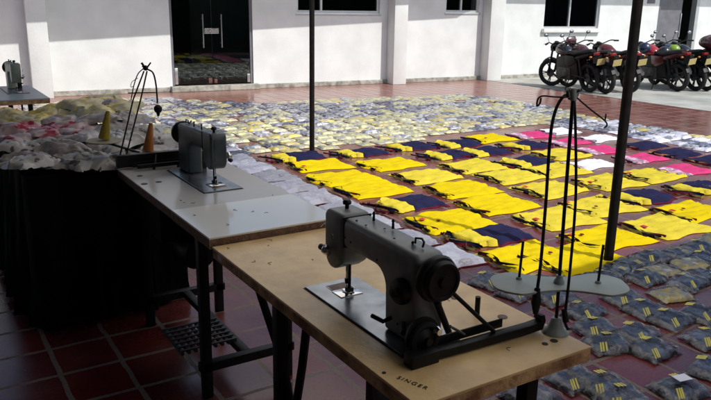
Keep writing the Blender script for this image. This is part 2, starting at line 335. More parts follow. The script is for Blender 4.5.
# ------------------------------------------------------------------ canopy over the sewing tables and an added shed behind the camera
can=empty('canopy',(0,0,0),0,'dark canopy roof over the sewing tables, held up by thin black posts','canopy')
cm=MB().add([(1.5,-3,2.75),(4.0,-3,2.75),(4.0,7.0,2.75),(1.5,7.0,2.75)],[(0,1,2,3)],M['canv']).box(-3.2,1.5,-3,7.0,2.75,2.78,mat('added_shade_sheet',(.06,.06,.065),.7));cm.build('roof',can,smooth=None)  # opaque dark part added out of view to keep the left floor dark
for (px,py) in ((312,152),(608,262)):
    p=onZ(px,py);MB().tube([(p.x,p.y,0),(p.x,p.y,2.74)],.031 if px>400 else .028,M['polem'],14).lathe([(.06,0),(.06,.008),(.034,.012)],M['polem'],(p.x,p.y,0)).build('post',can)
for (x,y) in ((-3,6.9),(3.78,-1.2),(-3,-1.2),(-3,2.86)):MB().tube([(x,y,0),(x,y,2.74)],.03,M['polem'],10).build('post',can)
rb=empty('rear_blocker',(0,0,0),0,'added unseen shed behind the camera whose deep roof shades the near yard','blocker')
SH=mat('dark_blocker_wall',(.06,.065,.06),.8)
MB().box(4.01,26,-6,-.03,3.1,3.2,mat('dark_blocker_roof',(.05,.055,.06),.8)).build('roof',rb,smooth=None)  # unseen roof slab added to shade the near packs
MB().box(-1.4,70,-6.2,-6,0,3.8,SH).box(-1.4,-1.2,-6,4.4,0,2.74,SH).build('wall',rb,smooth=None)  # unseen dark walls added to cut fill light and window reflections
exec_rest=True
# ------------------------------------------------------------------ cloth meshes
def fbm(x,y,s):return noise.noise(Vector((x,y,s)))
def cloth(w,d,seed,h=.012,amp=.014,nx=20,ny=14,mt=None,wob=.024,fold=1.,taper=0.,mt2=None,band=0.):
    """a garment lying flat: uneven outline, thickness, long soft folds"""
    b=MB();s=seed*7.31;vs=[]
    for j in range(ny+1):
        for i in range(nx+1):
            u=i/nx;v=j/ny
            x=(u-.5)*w;y=(v-.5)*d*(1-taper*(u))
            ex=wob*(fbm(u*3,v*3,s)*1.6);ey=wob*(fbm(u*3+9,v*3,s+4)*1.6)
            e=min(u,1-u,v,1-v)*2
            # corner pull
            x+=ex+(.025*w)*math.sin(v*7+s);y+=ey+(.05*d)*math.sin(u*4+s*2)*(1 if v>.5 else -.6)
            prof=min(1,e*7)**.5
            wr=amp*(.55*fbm(x*5,y*26*fold,s+2)+.35*fbm(x*16,y*12,s+7)+.35*(1-2*abs(fbm(x*3+1,y*14*fold+x*4,s+11))))+amp*.5*abs(fbm(x*9+3,y*9,s+1))
            z=.002+prof*(h+wr*1.6)
            if e<=0:z=.001
            vs.append((x,y,max(.001,z)))
    fs=[];fs2=[]
    for j in range(ny):
        for i in range(nx):
            q=(j*(nx+1)+i,j*(nx+1)+i+1,(j+1)*(nx+1)+i+1,(j+1)*(nx+1)+i)
            (fs2 if (mt2 and i/nx<band) else fs).append(q)
    b.add(vs,fs,mt)
    if fs2:b.add(vs,fs2,mt2)
    return b
def ribbons(L,seed,cols,n=3,width=.009,spread=.045,h=.014):
    """loops of collar and sleeve trim bunched along the low-X edge of a garment"""
    b=MB();rnd=random.Random(seed)
    for k in range(n):
        m=cols[k%len(cols)];x0=rnd.uniform(-spread,spread*.5);pts=[]
        f=rnd.uniform(2,5);ph=rnd.uniform(0,6);y0=rnd.uniform(-.5,-.38)*L;y1=rnd.uniform(.38,.5)*L
        for i in range(15):
            t=i/14;pts.append((x0+math.sin(t*f*2+ph)*spread*.45+rnd.uniform(-.006,.006),y0+(y1-y0)*t,.008+h*(.4+.6*abs(math.sin(t*f+ph)))))
        vs=[];ww=width*rnd.uniform(.35,.8)
        for p in pts:
            vs.append((p[0]-ww,p[1],p[2]*.5));vs.append((p[0],p[1],p[2]+.006));vs.append((p[0]+ww,p[1],p[2]*.5))
        b.add(vs,[(3*i+a,3*i+a+1,3*i+a+4,3*i+a+3) for i in range(14) for a in (0,1)],m)
        # little bunch of folded sleeve
        if k%2==0:
            t=rnd.uniform(-.35,.35)*L
            b.ball((x0+.01,t,.008),.018,.035,.012,m,8,5)
    return b
ym=[cloth(.59,.465,k,mt=M['yellow'],taper=.06*(k%3-1),nx=26,ny=22,amp=.014).mesh('jersey_body',60) for k in range(4)]
ym2=[cloth(.59,.465,k+20,mt=M['yellow2'],taper=.06*(k%3-1),nx=26,ny=22,amp=.014).mesh('jersey_body',60) for k in range(4)]
tm=[ribbons(.40,k,[M['navy2'],M['maroon'],M['navy2'],M['olive']],4).mesh('jersey_trim',60) for k in range(4)]
nm_=[cloth(.34,.36,k+40,mt=M['navy'],h=.014).mesh('shorts_body',60) for k in range(3)]
nb=[cloth(.37,.40,k+40,mt=M['maroon'],h=.004,amp=.002).mesh('shorts_piping',60) for k in range(3)]
ys=[cloth(.17,.34,k+60,mt=M['yellow2'],h=.02).mesh('folded_jersey',60) for k in range(2)]
tn=[ribbons(.40,k+9,[M['navy2'],M['navy'],M['maroon'],M['navy2'],M['olive']],5,spread=.09).mesh('jersey_trim',60) for k in range(3)]
pm_=[cloth(.52,.38,k+80,mt=M['pink'],mt2=M['pinkw'],band=.28,taper=.05).mesh('shirt_body',60) for k in range(3)]
wm_=[cloth(.50,.36,k+90,mt=M['whitec']).mesh('shirt_body',60) for k in range(2)]
bn=[cloth(.55,.36,k+95,mt=M['navy'],h=.014).mesh('shorts_body',60) for k in range(2)]
tp=[ribbons(.36,k+30,[M['pinkw'],M['maroon'],M['whitec']],3).mesh('shirt_trim',60) for k in range(2)]
to=[ribbons(.36,k+35,[M['orange'],M['maroon'],M['navy2']],3,spread=.05).mesh('shorts_trim',60) for k in range(2)]
# (kind, pixel of the middle of the body in the photograph)
GAR=[('y',320,166),('y',390,165),('y',343,179),('y',372,190),('y',428,177),('y',462,190),('y',489,139),('y',473,167),('y',511,177),('y',551,190),
 ('y',496,205),('y',450,222),('y',528,257),('y',555,219),('y',605,239),('y',598,207),('y',663,227),('y',692,212),('y',606,183),('y',652,176),('y',560,155),('y',556,171),('y',572,259),
 ('n',305,157),('n',369,153),('n',417,147),('n',463,144),('n',455,155),('n',419,203),('n',501,235),('n',491,152),('n',531,146),('n',532,162),('n',648,197),('n',706,188),
 ('p',531,136),('p',567,143),('p',600,151),('p',641,159),('p',684,171),('p',728,186),
 ('w',560,132),('w',598,139),('w',590,165),('b',643,146),('b',677,154),('b',711,161)]
cells={}
Q=[]
for k,x,y in GAR:
    p=onZ(x,y);Q.append([k,p.x,p.y])
for q in Q:
    q.append(0)
words=['nearest','second nearest','third nearest','fourth nearest','fifth nearest','sixth nearest','seventh nearest','eighth nearest','ninth nearest','tenth nearest']
rown=['in the row beside the white packs','in row two from the white packs','in row three from the white packs','in row four from the white packs','in row five from the white packs','in row six from the white packs','in row seven','in row eight']
for kind in 'ynpwb':
    cols={}
    for q in Q:
        if q[0]!=kind:continue
        c=max(0,round((q[1]-3.42)/.645));q[3]=c;cols.setdefault(c,[]).append(q)
    for c,l in cols.items():
        l.sort(key=lambda q:q[2])
        for i,q in enumerate(l):q.append((i,len(l)))
rnd=random.Random(3)
for kind,x,y,c,(i,n) in Q:
    rz=rnd.uniform(-.06,.06);place=words[i]+' '+rown[min(c,7)]
    if kind=='y':
        pale=(x>4.3)!=(rnd.random()<.15)
        e=empty('yellow_jersey',(x,y,.003),rz,('pale ' if pale else 'bright ')+'yellow jersey, '+place,'jersey','yellow jerseys spread on the tiles')
        k=rnd.randrange(4);mk('jersey_body',(ym2 if pale else ym)[k],e);t=mk('jersey_trim',tm[rnd.randrange(4)],e,(-.275,0,.001))
        if rnd.random()<.5:
            MB().lathe([(.016,0),(.014,.004)],M['maroon'],(rnd.uniform(-.16,-.08),rnd.uniform(-.12,.12),.032),n=10).build('crest',e)
        if rnd.random()<.4:
            a=rnd.uniform(-.1,.12);MB().add([(-.24,a,.034),(-.2,a,.036),(-.2,a+.05,.036),(-.24,a+.05,.034)],[(0,1,2,3)],M['red']).build('label_tag',e,smooth=None)
    elif kind=='n':
        e=empty('navy_shorts',(x,y,.003),rz,'navy shorts with maroon edges, '+place,'shorts','navy shorts spread on the tiles')
        k=rnd.randrange(3);mk('shorts_piping',nb[k],e);mk('shorts_body',nm_[k],e,(0,0,.005))
        e2=empty('folded_yellow_jersey',(x-.255,y,.004),rz,'folded yellow jersey by navy shorts '+place,'jersey','folded yellow jerseys beside navy shorts')
        mk('jersey_body',ys[rnd.randrange(2)],e2);mk('jersey_trim',tn[rnd.randrange(3)],e2,(-.11,0,.001))
    elif kind=='p':
        e=empty('magenta_shirt',(x,y,.003),rz,'magenta shirt with pale print lying flat, '+words[i]+' of the magenta row','shirt','magenta shirts spread on the tiles') if c>=0 else None
        e['label']='magenta shirt with pale printed edge, '+['nearest the camera','second nearest','third nearest','fourth nearest','fifth nearest','farthest'][min(5,[q[1:3] for q in sorted([q for q in Q if q[0]=='p'],key=lambda q:q[2])].index([x,y]))]+' of the magenta row'
        mk('shirt_body',pm_[rnd.randrange(3)],e);mk('shirt_trim',tp[rnd.randrange(2)],e,(-.26,0,.001))
    elif kind=='w':
        r=[q[1:3] for q in sorted([q for q in Q if q[0]=='w'],key=lambda q:q[2])].index([x,y])
        e=empty('white_shirt',(x,y,.003),rz,'white shirt lying flat, '+['between yellow jerseys and the magenta row','behind the magenta row close to the big black post','behind the far end of the magenta row'][r],'shirt','white shirts spread on the tiles')
        mk('shirt_body',wm_[rnd.randrange(2)],e);mk('shirt_trim',tp[rnd.randrange(2)],e,(-.25,0,.001))
    else:
        r=[q[1:3] for q in sorted([q for q in Q if q[0]=='b'],key=lambda q:q[2])].index([x,y])
        e=empty('dark_shorts',(x,y,.003),rz,'dark navy shorts with orange trim behind the magenta row, '+['nearest the camera','middle of three','farthest of three'][r],'shorts','dark shorts behind the magenta row')
        mk('shorts_body',bn[rnd.randrange(2)],e);mk('shorts_trim',to[rnd.randrange(2)],e,(-.26,0,.001))
# ------------------------------------------------------------------ packs
def packmesh(w,d,h,seed,mt,nx=14,ny=10,mt2=None):
    """a garment folded flat in its bag: crisp outline, thin, one folded-over flap, a little crinkle"""
    b=MB();s=seed*3.7;vs=[];rr=random.Random(seed);fu=rr.uniform(.3,.7);fv=rr.uniform(.3,.7)
    for j in range(ny+1):
        for i in range(nx+1):
            u=i/nx;v=j/ny;e=min(u,1-u,v,1-v)*2
            x=(u-.5)*w+.010*fbm(u*3,v*3,s);y=(v-.5)*d+.010*fbm(u*3+5,v*3,s+2)
            st=1+.30*(u>fu)+.22*(v>fv)
            z=.002 if e<=0 else .003+h*.62*min(1,e*3.2)**.5*st*(.95+.30*fbm(u*2.5,v*2.5,s+5))+.0045*fbm(u*9,v*12,s+8)
            vs.append((x,y,max(.002,z)))
    fs=[(j*(nx+1)+i,j*(nx+1)+i+1,(j+1)*(nx+1)+i+1,(j+1)*(nx+1)+i) for j in range(ny) for i in range(nx)]
    b.add(vs,fs,mt);return b
PM={k:[packmesh(.218,.180,.024,i+hash_,PK[k]).mesh('clothing_pack',50) for i in range(5)] for hash_,k in enumerate(('cream','yel','slate','grey','lav','navyp'))}
def ins(x,y,P):
    c=False;n=len(P)
    for i in range(n):
        (x1,y1),(x2,y2)=P[i],P[(i+1)%n]
        if (y1>y)!=(y2>y) and x<(x2-x1)*(y-y1)/(y2-y1)+x1:c=not c
    return c
FIELD=[(1.35,5.3),(3.0,5.3),(3.0,7.0),(5.35,6.98),(6.3,7.05),(6.6,7.2),(7.55,7.05),(7.9,6.5),(7.75,2.8),(8.95,2.8),(8.75,6.3),(9.2,9.3),(8.9,10.25),(6.6,10.65),(4.95,10.8),(3.6,12.2),(1.6,12.3),(1.35,9)]
LOOK={'cream':'cream and yellow clothing pack in the wide field before the white building','yel':'bright yellow clothing pack in the wide field before the white building','slate':'dark slate clothing pack in the wide field before the white building','grey':'pale grey clothing pack in the wide field before the white building','lav':'whitish clothing pack at the field edge'}
far=[];rnd=random.Random(11)
iy=0;y=2.6
PX,PY=.245,.215
ny_=int((12.5-2.6)/PY)
for a in range(ny_):
    for b_ in range(int(8/PX)):
        x=1.35+b_*PX+rnd.uniform(-.018,.018)+.03*math.sin(a*1.7);yy=2.7+a*PY+rnd.uniform(-.02,.02)
        if not ins(x,yy,FIELD) or not inview((x,yy,0),10) or rnd.random()<.02:continue
        n1=fbm(x*.7,yy*.7,3.3)
        r=rnd.random()+n1*.5
        if x<3.05 and yy<8:k='slate' if r<.35 else ('grey' if r<.8 else 'lav')
        elif yy<7.2 and x>6.5:k='grey' if r<.45 else ('lav' if r<.8 else ('yel' if x>8.3 else 'slate'))
        elif yy>9.3 and x<6:k='slate' if r<.42 else ('grey' if r<.72 else 'cream')
        elif yy>8.8:k='slate' if r<.22 else ('grey' if r<.5 else ('cream' if r<.9 else 'yel'))
        else:k='cream' if r<.55 else ('yel' if r<.72 else ('grey' if r<.9 else 'slate'))
        far.append((math.hypot(x,yy),x,yy,k))
far.sort()
for i,(d,x,yy,k) in enumerate(far[:300]):
    o=mk('clothing_pack',rnd.choice(PM[k]),None,(x,yy,.003));o.rotation_euler=(rnd.uniform(-.02,.02),rnd.uniform(-.02,.02),rnd.gauss(0,.10)+(math.pi if rnd.random()<.5 else 0))
    s=rnd.uniform(.92,1.08);o.scale=(s,s,rnd.uniform(.8,1.5))
    zn='left of the thin post beside the white table' if (x<3.05 and yy<8) else ('along the far side of the magenta row' if yy<7.0 else ((('before the glass door' if x<5 else ('at the back behind the thin post' if x<7.3 else 'at the back towards the motorcycles'))) if yy>9 else ('close around the foot of the thin post' if x<4.8 else ('just behind the last navy shorts' if x<6.6 else 'behind the magenta row'))))
    tag(o,LOOK[k].split(' in the wide')[0].split(' at the field')[0]+', '+zn,'clothing pack',k.replace('yel','yellow').replace('lav','whitish')+' packs, '+zn)
if far[300:]:
    B=MB()
    for i,(d,x,yy,k) in enumerate(far[300:]):
        q=packmesh(.218,.18,.026,i%9+50,PK[k],7,6);T=Matrix.Translation((x,yy,.003))@Matrix.Rotation(rnd.gauss(0,.1),4,'Z')
        B.add([T@Vector(v) for v in q.v],q.f,PK[k])
    o=B.build('far_clothing_packs',smooth=50);tag(o,'mass of clothing packs at the far edge of the field before the building','clothing packs',None,'stuff')
# white packs laid in columns beside the shaded edge of the jerseys
lavb=[cloth(.345,.375,k+130,mt=PK['lav'],h=.022,amp=.014,wob=.010).mesh('shirt_pack_body',60) for k in range(4)]
lavt=[cloth(.372,.405,k+130,mt=M['maroon'],h=.003,amp=.001,wob=.016).mesh('shirt_pack_edge',60) for k in range(4)]
k=0
coln=['beside the yellow jerseys','in the middle row','in the row nearest the sewing tables']
for ci,(x0,ya,yb) in enumerate(((2.86,3.42,7.0),(2.44,3.95,7.0),(2.02,4.6,5.4))):
    y=ya;i=0
    while y<yb:
        e=empty('white_shirt_pack',(x0+rnd.uniform(-.02,.02),y,.003),rnd.uniform(-.05,.05),'flat white shirt pack with maroon edge, '+words[i]+' '+coln[ci],'shirt pack','flat white shirt packs in shade')
        q=rnd.randrange(4);mk('pack_edge',lavt[q],e);mk('pack_body',lavb[q],e,(0,0,.004));y+=.43;i+=1
# navy packs in the near shade, bottom right
STR=mat('yellow_stripe_cloth',(.78,.68,.12),.7)
def nearpack(seed,yel=False):
    rr=random.Random(seed)
    e={}
    body=packmesh(.20,.16,.034,seed+200,PK['yel'] if yel else PK['navyp'],14,12).mesh('folded_clothes',50)
    st=MB()
    for q in range(3):
        x=-.092+rr.uniform(0,.008)+q*.014
        z0=.050
        vs=[];
        for t in range(5):
            yy=-.079+t*.009;vs+=[(x+t*.003,yy,.020+.0075*t),(x+.009+t*.003,yy,.021+.0075*t)]
        st.add(vs,[(2*t,2*t+1,2*t+3,2*t+2) for t in range(4)],STR)
    st2=MB()
    for q in range(3):
        x=.0+q*.015;vs=[]
        for t in range(4):vs+=[(x,.035+t*.014,.050-.003*t),(x+.009,.035+t*.014,.051-.003*t)]
        st2.add(vs,[(2*t,2*t+1,2*t+3,2*t+2) for t in range(3)],STR)
    bag=packmesh(.232,.185,.044,seed+230,M['film'],14,12).mesh('plastic_bag',50)
    return body,(st.mesh('stripes',None),st2.mesh('stripes',None)),bag
NP=[nearpack(k) for k in range(5)];NPY=[nearpack(k+7,True) for k in range(2)]
NEAR=[(625,301,0,'just right of the grey stand plate'),(583,314,0,'beside the table corner behind the thread stand'),(608,347,0,'closest to the right corner of the beige table'),(636,336,0,'touching the one closest to the beige table corner'),
 (670,322,0,'in the open middle of the near tiles'),(671,297,1,'yellow'),(698,316,0,'at the right edge, level with the yellow one'),(652,352,0,'below the pair near the beige table corner'),(596,331,0,'half hidden behind the beige table corner'),(645,312,0,'between the stand plate and the open middle tiles'),(540,285,0,'behind the grey stand plate, left of the hub'),(603,388,0,'second below the beige table corner'),(708,342,0,'at the right edge, below the striped group'),(574,382,0,'on the tiles below the beige table corner'),(622,402,0,'cut by the bottom edge of the picture'),
 (680,392,0,'with a white tag, near the bottom right corner'),(712,372,0,'peeking in at the right edge near the bottom'),(516,294,0,'left of the grey stand plate, partly under it'),(556,300,0,'under the middle of the grey stand plate'),(530,398,0,'under the right end of the beige table'),(602,281,0,'under the right lobe of the stand plate'),(488,283,0,'behind the corner of the last flat white pack')]
rnd=random.Random(5)
for x,y,yl,lb in NEAR:
    p=onZ(x,y);body,st,bag=(NPY if yl else NP)[rnd.randrange(2 if yl else 5)]
    e=empty('striped_clothing_pack' if not yl else 'yellow_clothing_pack',(p.x,p.y,.003),rnd.uniform(-.35,.35),('yellow bagged clothes on the near tiles beside the dense navy packs' if yl else 'navy bagged clothes with yellow stripes, '+lb),'clothing pack','bagged clothes on the near tiles')
    mk('folded_clothes',body,e);mk('plastic_bag',bag,e,(0,0,.002))
    if not yl:
        for q in st:mk('stripes',q,e)
    if 'tag' in lb:MB().box(-.03,.04,-.02,.03,.062,.064,M['whitec']).build('paper_tag',e,smooth=None)
# dense block
i=0
for a in range(14):
    for b_ in range(20):
        x=3.62+b_*.225+rnd.uniform(-.025,.025)+(.08 if a%2 else 0);yy=2.72-a*.185+rnd.uniform(-.025,.025)
        if not inview((x,yy,0),12):continue
        # keep the diagonal front edge of the block
        px=onZ(600,262);
        v=Vector((x,yy,0))-Vector((0,0,CAM_H));z=v.dot(CF);sx=PW/2+FPX*v.dot(CR)/z;sy=PH/2-FPX*v.dot(CU)/z
        if sy>272+(sx-600)*.26 or sx<590:continue
        yel=rnd.random()<.16
        body,st,bag=(NPY if yel else NP)[rnd.randrange(2 if yel else 5)]
        e=empty('dense_clothing_pack',(x,yy,.003),rnd.uniform(-.4,.4)+(math.pi if rnd.random()<.4 else 0),('yellow grey' if yel else 'navy grey')+' bagged clothes crowded in the shaded block, '+('at the foot of the big post' if x<4.2 else ('in the middle of the block' if x<4.7 else 'at its right end')),'clothing pack',('yellow grey' if yel else 'navy grey')+' packs of the shaded block, '+('near' if x<4.2 else ('middle' if x<4.7 else 'right')))
        mk('folded_clothes',body,e);mk('plastic_bag',bag,e,(0,0,.002))
        if not yel:
            for q in st:mk('stripes',q,e)
# ------------------------------------------------------------------ sewing tables
ZT=.77
tb=empty('beige_sewing_table',(0,0,0),0,'worn beige laminate sewing table nearest the camera on dark metal legs','table')
x0,x1,y0,y1=.852,1.402,1.083,2.285
MB().box(x0,x1,y0,y1,ZT-.006,ZT,M['beige']).box(x0+.001,x1-.001,y0+.001,y1-.001,ZT-.04,ZT-.0061,M['ply']).build('tabletop',tb,smooth=None,bevel=.0015)
def leg(x,y,zt,par,r=.02):MB().box(x-r,x+r,y-r,y+r,0,zt,M['black']).build('leg',par,bevel=.003)
for x,y in ((x0+.09,y0+.12),(x1-.09,y0+.12),(x0+.09,y1-.35),(x1-.09,y1-.35)):leg(x,y,ZT-.041,tb)
MB().box(x0+.05,x1-.05,y0+.1,y0+.14,.12,.16,M['black']).box(x0+.05,x1-.05,y1-.37,y1-.33,.12,.16,M['black']).box((x0+x1)/2-.02,(x0+x1)/2+.02,y0+.14,y1-.37,.13,.16,M['black']).build('crossbar',tb,bevel=.003)
MB().box(.97,1.3,1.45,1.75,.15,.165,M['blackr']).build('treadle',tb,bevel=.003)
mo=MB().lathe([(.0,0),(.07,.0),(.085,.03),(.085,.2),(.07,.24),(.03,.25)],M['black'],(1.12,1.30,.50),(0,1,0)).box(1.08,1.16,1.3,1.5,.58,.729,M['black']);mo.build('motor',tb)
MB().tube([(.93,1.72,.729),(.95,1.80,.5),(.93,1.86,.16)],.014,M['black']).tube([(.90,2.03,.729),(.95,1.93,.45),(.97,1.86,.16)],.014,M['black']).build('knee_lever',tb)
# small marks on the beige top: plugged holes, pins
mk_=MB()
for px,py,r in ((455,298,.012),(502.6,317,.014),(554,341,.010),(545,344,.008),(384,373,.005)):
    p=onZ(px,py,ZT);mk_.lathe([(r,.0),(r,.0012)],M['rust'] if py<330 else M['black'],(p.x,p.y,ZT+.0003),n=14)
mk_.build('screw_plug',tb)
p=onZ(477,314,ZT);MB().tube([(p.x,p.y,ZT),(p.x,p.y,ZT+.052)],.0075,M['black'],10).build('belt_stop_pin',tb)
# lettering burnt into the corner of the top
fc=bpy.data.curves.new('lettering','FONT');fc.body='SINGER';fc.size=.0165;fc.extrude=.0002;fc.space_character=1.35
fo_=bpy.data.objects.new('tmp_lettering',fc);COL.objects.link(fo_);bpy.context.view_layer.update()
me=bpy.data.meshes.new_from_object(fo_.evaluated_get(bpy.context.evaluated_depsgraph_get()));bpy.data.objects.remove(fo_)
me.materials.clear();me.materials.append(M['black'])
lo=mk('lettering',me,tb);a=onZ(396,378.5,ZT);b=onZ(426,390,ZT);lo.location=(a.x,a.y,ZT+.0009);lo.rotation_euler=(0,0,math.atan2(b.y-a.y,b.x-a.x))
lo.scale=((b-a).length/max(v.co.x for v in me.vertices),)*2+(1,)
MB().box(.853-.0015,.853-.0005,2.2,2.235,ZT-.03,ZT-.012,M['whitec']).build('paper_sticker',tb,smooth=None)
# white table
ZW=.80
tw=empty('white_sewing_table',(0,0,0),0,'glossy white sewing table with brown board edges behind the beige one','table')
wx0,wx1=.845,1.375
MB().box(wx0,wx1,2.70,3.53,ZW-.005,ZW,M['white']).box(wx0+.001,wx1-.001,2.701,3.529,ZW-.04,ZW-.0051,M['board']).build('tabletop',tw,smooth=None,bevel=.001)
MB().box(wx0,wx1,2.292,2.697,ZW-.005,ZW+.001,M['leaf']).box(wx0+.001,wx1-.001,2.293,2.696,ZW-.042,ZW-.0051,M['board']).build('extension_leaf',tw,smooth=None,bevel=.001)
for x,y in ((wx0+.08,2.6),(wx1-.08,2.6),(wx0+.08,3.4),(wx1-.08,3.4)):leg(x,y,ZW-.043,tw)
MB().box(wx0+.05,wx1-.05,2.58,2.62,.12,.16,M['black']).box(wx0+.05,wx1-.05,3.38,3.42,.12,.16,M['black']).box(1.09,1.13,2.62,3.38,.13,.16,M['black']).build('crossbar',tw,bevel=.003)
tr=MB()
for i in range(9):tr.box(.86+i*.03,.872+i*.03,2.72,2.98,.15,.165,M['ddark'])
for j in range(7):tr.box(.86,1.112,2.72+j*.04,2.73+j*.04,.166,.172,M['ddark'])
tr.build('treadle',tw)
MB().lathe([(.0,0),(.07,.0),(.085,.03),(.085,.2),(.07,.24),(.03,.25)],M['black'],(1.05,3.2,.50),(0,-1,0)).box(1.0,1.1,3.0,3.2,.58,.757,M['black']).build('motor',tw)
MB().box(.93,.97,3.49,3.51,.3,.757,M['black']).box(.9,1.3,3.05,3.45,.55,.756,M['blackr']).build('drawer',tw)
hl=MB()
for px,py,rx in ((139.7,176,.013),(144.3,184,.015),(158.7,182,.014)):
    p=onZ(px,py,ZW);hl.lathe([(rx,0),(rx,.0012)],M['black'],(p.x,p.y,ZW+.0002),n=14)
hl.build('drilled_hole',tw)
pr=onZ(142,165.5,ZW)
MB().box(.84,1.2,3.50,3.53,ZW+.01,ZW+.07,M['black']).box(.92,1.16,3.435,3.45,ZW+.012,ZW+.03,M['black']).box(.90,1.18,3.475,3.485,ZW+.02,ZW+.035,M['black']).tube([(1.0,3.44,ZW),(1.03,3.5,ZW+.06)],.006,M['black']).tube([(1.12,3.44,ZW),(1.16,3.48,ZW+.09)],.006,M['black']).build('bobbin_winder',tw)
# far table
tf=empty('grey_sewing_table',(0,0,0),0,'grey topped sewing table at the far left edge of the picture','table')
fa=onZ(50,98,.78);
MB().box(fa.x-.62,fa.x,fa.y,fa.y+1.1,.772,.78,M['greyl']).box(fa.x-.619,fa.x-.001,fa.y+.001,fa.y+1.099,.735,.7719,M['ply']).build('tabletop',tf,smooth=None,bevel=.002)
for x,y in ((fa.x-.58,fa.y+.08),(fa.x-.08,fa.y+.6),(fa.x-.55,fa.y+1.0),(fa.x-.2,fa.y+1.0)):leg(x,y,.734,tf)
MB().tube([(fa.x-.22,fa.y+.05,.735),(fa.x-.22,fa.y+.05,.66)],.008,M['black']).tube([(fa.x-.42,fa.y+.05,.735),(fa.x-.42,fa.y+.05,.70)],.006,M['black']).build('hanging_rod',tf)
